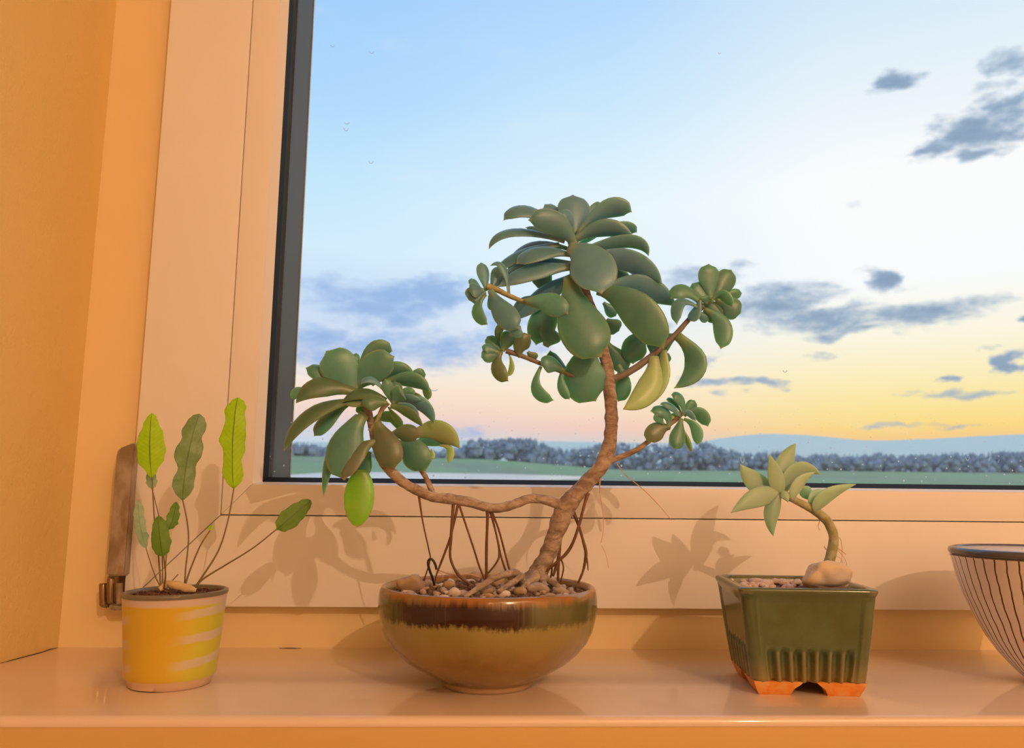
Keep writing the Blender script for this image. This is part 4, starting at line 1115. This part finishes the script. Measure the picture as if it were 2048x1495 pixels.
def yfn(p, a, r, z):
    t = z/yh_
    x = p.x + (onY(352,1183,.569).x - yc.x)*t
    zz = z + p.x*.02*smooth(t*1.1 - .1)
    if z < .0003 and r > rB*.7:   # chipped foot ring at the front left
        aa = (a + math.pi/2 + .35 + math.pi) % (2*math.pi) - math.pi
        zz += .0022*math.exp(-(aa/.28)**2)
    return Vector((x, p.y, zz))
M_yel = mat('yellow_glaze_painted_reflections', (.7,.42,.05), .3, .5)
g = G(M_yel); o_ = g.obj(); X, Y_, Z = g.xyz(o_)
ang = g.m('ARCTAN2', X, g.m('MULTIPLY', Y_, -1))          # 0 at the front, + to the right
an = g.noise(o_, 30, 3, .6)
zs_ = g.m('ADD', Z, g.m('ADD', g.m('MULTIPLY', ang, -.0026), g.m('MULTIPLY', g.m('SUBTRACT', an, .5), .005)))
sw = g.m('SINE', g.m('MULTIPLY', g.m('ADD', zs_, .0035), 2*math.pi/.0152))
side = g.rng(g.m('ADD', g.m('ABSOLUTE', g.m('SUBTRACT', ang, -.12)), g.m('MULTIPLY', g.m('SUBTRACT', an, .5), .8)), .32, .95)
refl_band = g.m('MULTIPLY', g.rng(sw, .15, .75), side)  # window light on the throwing rings, painted as pale bands at the sides
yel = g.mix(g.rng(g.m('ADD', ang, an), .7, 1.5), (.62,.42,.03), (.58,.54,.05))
c = g.mix(g.m('MULTIPLY', refl_band, .75), yel, (.62,.52,.47))
c = g.mix(g.rng(g.m('ADD', Z, g.m('MULTIPLY', an, .003)), yh_-.0075, yh_-.005), c, (.60,.49,.42))
c = g.mix(g.rng(Z, .0068, .0052), c, (.66,.48,.33))
c = g.mix(g.rng(g.m('SUBTRACT', Z, g.m('MULTIPLY', X, .02)), yh_-.0036, yh_-.0030), c, (.17,.15,.11))
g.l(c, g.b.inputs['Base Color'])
me = lathe_mesh('pot', prof, 96, fn=yfn)
yo = link_mesh('pot', me, M_yel); yo.parent = yp_; smooth_by_angle(yo, 60); yo['label'] = 'yellow pot with painted-on window reflections and grey-brown rim'
dx = onY(352,1183,.569).x - yc.x
def yfs(x, y): return (x + dx*.95, y)
ys_ = soil_mesh('soil', rT-.0034, yh_-.0035, .0014, M_soild, yp_, nr=16, na=48, fn=yfs)
bm = bmesh.new()
for i in range(230):
    a, r = rnd.random()*6.283, (rT-.005)*math.sqrt(rnd.random())
    q = bmesh.ops.create_icosphere(bm, subdivisions=1, radius=rnd.uniform(.0006,.0014)); R_ = Matrix.Rotation(rnd.random()*3, 3, 'Z') @ Matrix.Rotation(rnd.random(), 3, 'X')
    for v in q['verts']: v.co = R_ @ Vector((v.co.x*rnd.uniform(1.5,2.5), v.co.y, v.co.z*.7)) + Vector((dx*.95 + r*math.cos(a), r*math.sin(a), yh_-.003 + r*math.cos(a)*.02 + rnd.uniform(0,.0012)))
bk = from_bm('bark_chips', bm, M_soild, None, smooth=False); bk.parent = yp_; bk['kind'] = 'stuff'
# fuzzy rhizome
ptube('rhizome', [(318,1178,10,-.6),(336,1168,14,-.3),(350,1170,16,-.5),(372,1176,14,-.4),(392,1180,10,-.2)], .569, M_stoney, yp_, knob=.35, label='fuzzy pale rhizome lying on the soil')
for (px, py, w, lab) in ((345,1181,18,'small tan pebble on the soil of the yellow pot'),):
    tag(stone_at(px, py, w, 12, yh_-.001, M_stoneg, 91, 2), lab, 'pebble')
YFN = .569
def frond(B, Tn, C, w, prof, m, parent, amp=.12, seed=0, roll=0, curl=0):
    n, k = 30, 10
    vs, fs, along, edge = [], [], [], []
    for i in range(n+1):
        t = i/n
        p = B*(1-t)**2 + C*2*t*(1-t) + Tn*t*t
        d = ((C-B)*(1-t) + (Tn-C)*t).normalized()
        wv = d.cross(Vector((0,1,0))).normalized(); wv = Matrix.Rotation(roll + curl*t, 3, d) @ wv; nv = wv.cross(d)
        # piecewise half-widths
        s = 0
        for (a, sa), (b, sb) in zip(prof, prof[1:]):
            if a <= t <= b: s = sa + (sb-sa)*smooth((t-a)/(b-a)) ; break
        for j in range(-k, k+1):
            u = j/k
            sg = 1 if u > 0 else -1
            e = 1 + amp*math.sin(t*21 + seed + (1.9 if sg > 0 else 0)) + amp*.5*math.sin(t*37 + seed*2 + sg)
            x = w*.5*s*u*e
            y = amp*w*.38*abs(u)**1.5*math.sin(t*19 + seed*1.3 + sg*1.1)*min(1, s) - w*.10*(1-abs(u))*s
            vs.append(p + wv*x + nv*y); along.append(t); edge.append(abs(u))
    m2 = 2*k+1
    for i in range(n):
        for j in range(m2-1): fs.append((i*m2+j, i*m2+j+1, (i+1)*m2+j+1, (i+1)*m2+j))
    me = bpy.data.meshes.new('frond'); me.from_pydata(vs, [], fs)
    for nm, arr in (('along', along), ('edge', edge)):
        at = me.attributes.new(nm, 'FLOAT', 'POINT'); at.data.foreach_set('value', arr)
    o = link_mesh('frond', me, m, parent)
    md = o.modifiers.new('solid', 'SOLIDIFY'); md.thickness = .00035
    return o
OV = [(0,.03),(.08,.35),(.25,.92),(.42,1),(.62,.86),(.8,.55),(.93,.34),(1,.05)]
WA = [(0,.04),(.06,.55),(.14,.80),(.3,.66),(.5,.98),(.7,.80),(.88,.74),(.96,.5),(1,.05)]
EG = [(0,.04),(.12,.72),(.35,1),(.6,.88),(.85,.62),(.96,.35),(1,.05)]
NR = [(0,.05),(.12,.6),(.3,.9),(.55,.85),(.8,.8),(.95,.4),(1,.05)]
FR = [((304,956),(300,880),(304,826),56,OV,'f',.03,.6,.6,0),((365,1000),(372,900),(399,828),50,WA,'g',.10,.4,2.2,.3),((468,976),(462,880),(476,795),52,WA,'f',.10,1.4,.4,0),
      ((553,1059),None,(621,1000),40,EG,'m',.02,.1,0,.1),((327,1113),(321,1075),(317,1032),38,EG,'m',.03,-1.4,1,0),((337,1058),(348,1035),(352,1004),24,EG,'m',.10,.2,2,.5),
      ((293,1098),(276,1050),(277,1000),22,NR,'s',.12,-.4,3,.4),((304,978),None,(301,935),20,EG,'s',.06,1.2,1,.6),((419,1060),None,(424,1050),9,EG,'f',.1,.2,1,.2)]
FM = {'f': M_fern, 'g': M_ferng, 's': M_ferns, 'm': M_ferng}
M_fernm = fern_mat('olive_fern_frond', (.20,.40,.05), (.26,.46,.09), (.08,.15,.03)); FM['m'] = M_fernm
for i, (b, c, t, w, pr, mk, amp, dy, sd, rl) in enumerate(FR):
    Y = YFN + dy*.01
    B, T = onY(*b, Y), onY(*t, Y + (.008 if i % 2 else .004))
    C = (B+T)/2 if c is None else onY(*c, Y)
    frond(B, T, C, w/FPX*Y, pr, FM[mk], yp_, amp, sd, rl)
for r in [[(322,1176,4,-.3),(316,1100,3,.2),(309,1040,3,.4),(304,950,2.6,.6)],[(369,1176,4,0),(371,1140,3,.1),(377,1080,3,.3),(374,1040,3,.3),(365,998,2.6,.4)],
          [(385,1180,4.5,0),(403,1155,4,.2),(437,1100,3.5,.7),(456,1040,3,1.1),(468,974,2.6,1.4)],[(388,1178,4.5,-.2),(405,1158,4,-.2),(450,1130,3.5,0),(505,1096,3,0),(553,1058,2.6,.1)],
          [(328,1176,4,-.6),(331,1150,3,-1),(329,1125,3,-1.3),(327,1110,2.4,-1.4)],[(322,1176,3,-.4),(308,1145,2.4,-.4),(298,1115,2,-.4),(292,1096,1.6,-.4)],
          [(368,1176,4,-.1),(380,1140,3.4,0),(400,1092,3,.1),(420,1060,2.4,.2)],[(330,1176,2.5,0),(332,1120,2,.2),(336,1060,2,.2)],[(326,1176,2.5,.2),(322,1060,2,.8),(310,1000,2,1.1),(304,976,2,1.2)],
          [(345,1160,2,-.2),(356,1148,2,-.3)]]:
    ptube('frond_stem', r, YFN, M_stem, yp_, seg=6, per=6)

# ================================================================== striped white bowl at the right
wc = Vector((.405, .572, 0))
wz = onY(1990, 1096, wc.y).z
wR = wc.x - onY(1922, 1101, wc.y).x
WP = []
for (px, py) in ((2062,1376),(2060,1368),(2052,1361),(2036,1345),(2012,1316),(1990,1283),(1968,1240),(1950,1198),(1936,1155),(1927,1120)):
    v = onY(px, py, wc.y); WP.append((wc.x - v.x, v.z))
z0 = WP[0][1]; WP = [(r, (z-z0)*wz/(wz-z0)) for r, z in WP]
print('white bowl', wz, wR, WP)
body = [(0,.002),(WP[0][0]-.004,.0015),(WP[0][0]-.002,0)] + WP + [(wR-.0004, wz-.006)]
innerp = [(wR-.0031, wz-.0012), (wR-.0034, wz-.004), (wR-.0042, wz-.012)] + [(max(0,r-.0035), z+.0025) for r, z in reversed(WP[2:9])] + [(0, WP[2][1]+.002)]
M_strip = mat('white_glaze_with_brown_lines', (.8,.75,.7), .18, .5)
g = G(M_strip); o_ = g.obj(); X, Y_, Z = g.xyz(o_)
ang = g.m('ARCTAN2', X, g.m('MULTIPLY', Y_, -1))
wob = g.m('MULTIPLY', g.m('SUBTRACT', g.noise(g.scale(o_, (1,1,2.2)), 24, 2), .5), .55)
fr2 = g.m('FRACT', g.m('ADD', g.m('MULTIPLY', ang, 48/(2*math.pi)), wob))
lw = g.rng(Z, 0, wz, .13, .075)
ln = g.rng(g.m('DIVIDE', g.m('ABSOLUTE', g.m('SUBTRACT', fr2, .5)), lw), 1.0, .7)
rad = g.m('SQRT', g.m('ADD', g.m('MULTIPLY', X, X), g.m('MULTIPLY', Y_, Y_)))
ge = g.n('ShaderNodeNewGeometry')
c = g.mix(ln, (.82,.74,.70), (.11,.055,.02))
c = g.mix(g.rng(Z, .006, .003), c, (.10,.05,.02))
g.l(c, g.b.inputs['Base Color'])
wb = empty('striped_bowl', wc); tag(wb, 'white bowl with thin dark vertical lines at the right edge of the sill', 'bowl')
ob = link_mesh('body', lathe_mesh('body', body, 128), M_strip); ob.parent = wb; smooth_by_angle(ob, 60)
M_inn = mat('cream_inner_glaze', (.86,.74,.58), .25, .5)
oi = link_mesh('inner_glaze', lathe_mesh('inner_glaze', innerp, 128), M_inn); oi.parent = wb; oi['label'] = 'plain cream inside of the bowl'
M_rim = mat('dark_grey_rim_glaze', (.10,.10,.12), .14, .8)
vs, fs = [], []
for i in range(128):
    a = 2*math.pi*i/128
    for k in range(12):
        b = 2*math.pi*k/12
        r = wR-.0016 + .0019*math.cos(b); vs.append((r*math.cos(a), r*math.sin(a), max(wz-.0026 + .0027*math.sin(b), wz-.0017 if math.cos(b) < -.2 else -1)))
for i in range(128):
    for k in range(12): fs.append((i*12+k, ((i+1)%128)*12+k, ((i+1)%128)*12+(k+1)%12, i*12+(k+1)%12))
me = bpy.data.meshes.new('rim'); me.from_pydata(vs, [], fs)
orm = link_mesh('rim', me, M_rim); orm.parent = wb; orm['label'] = 'glossy dark grey rim'
# dark crack between sill and frame
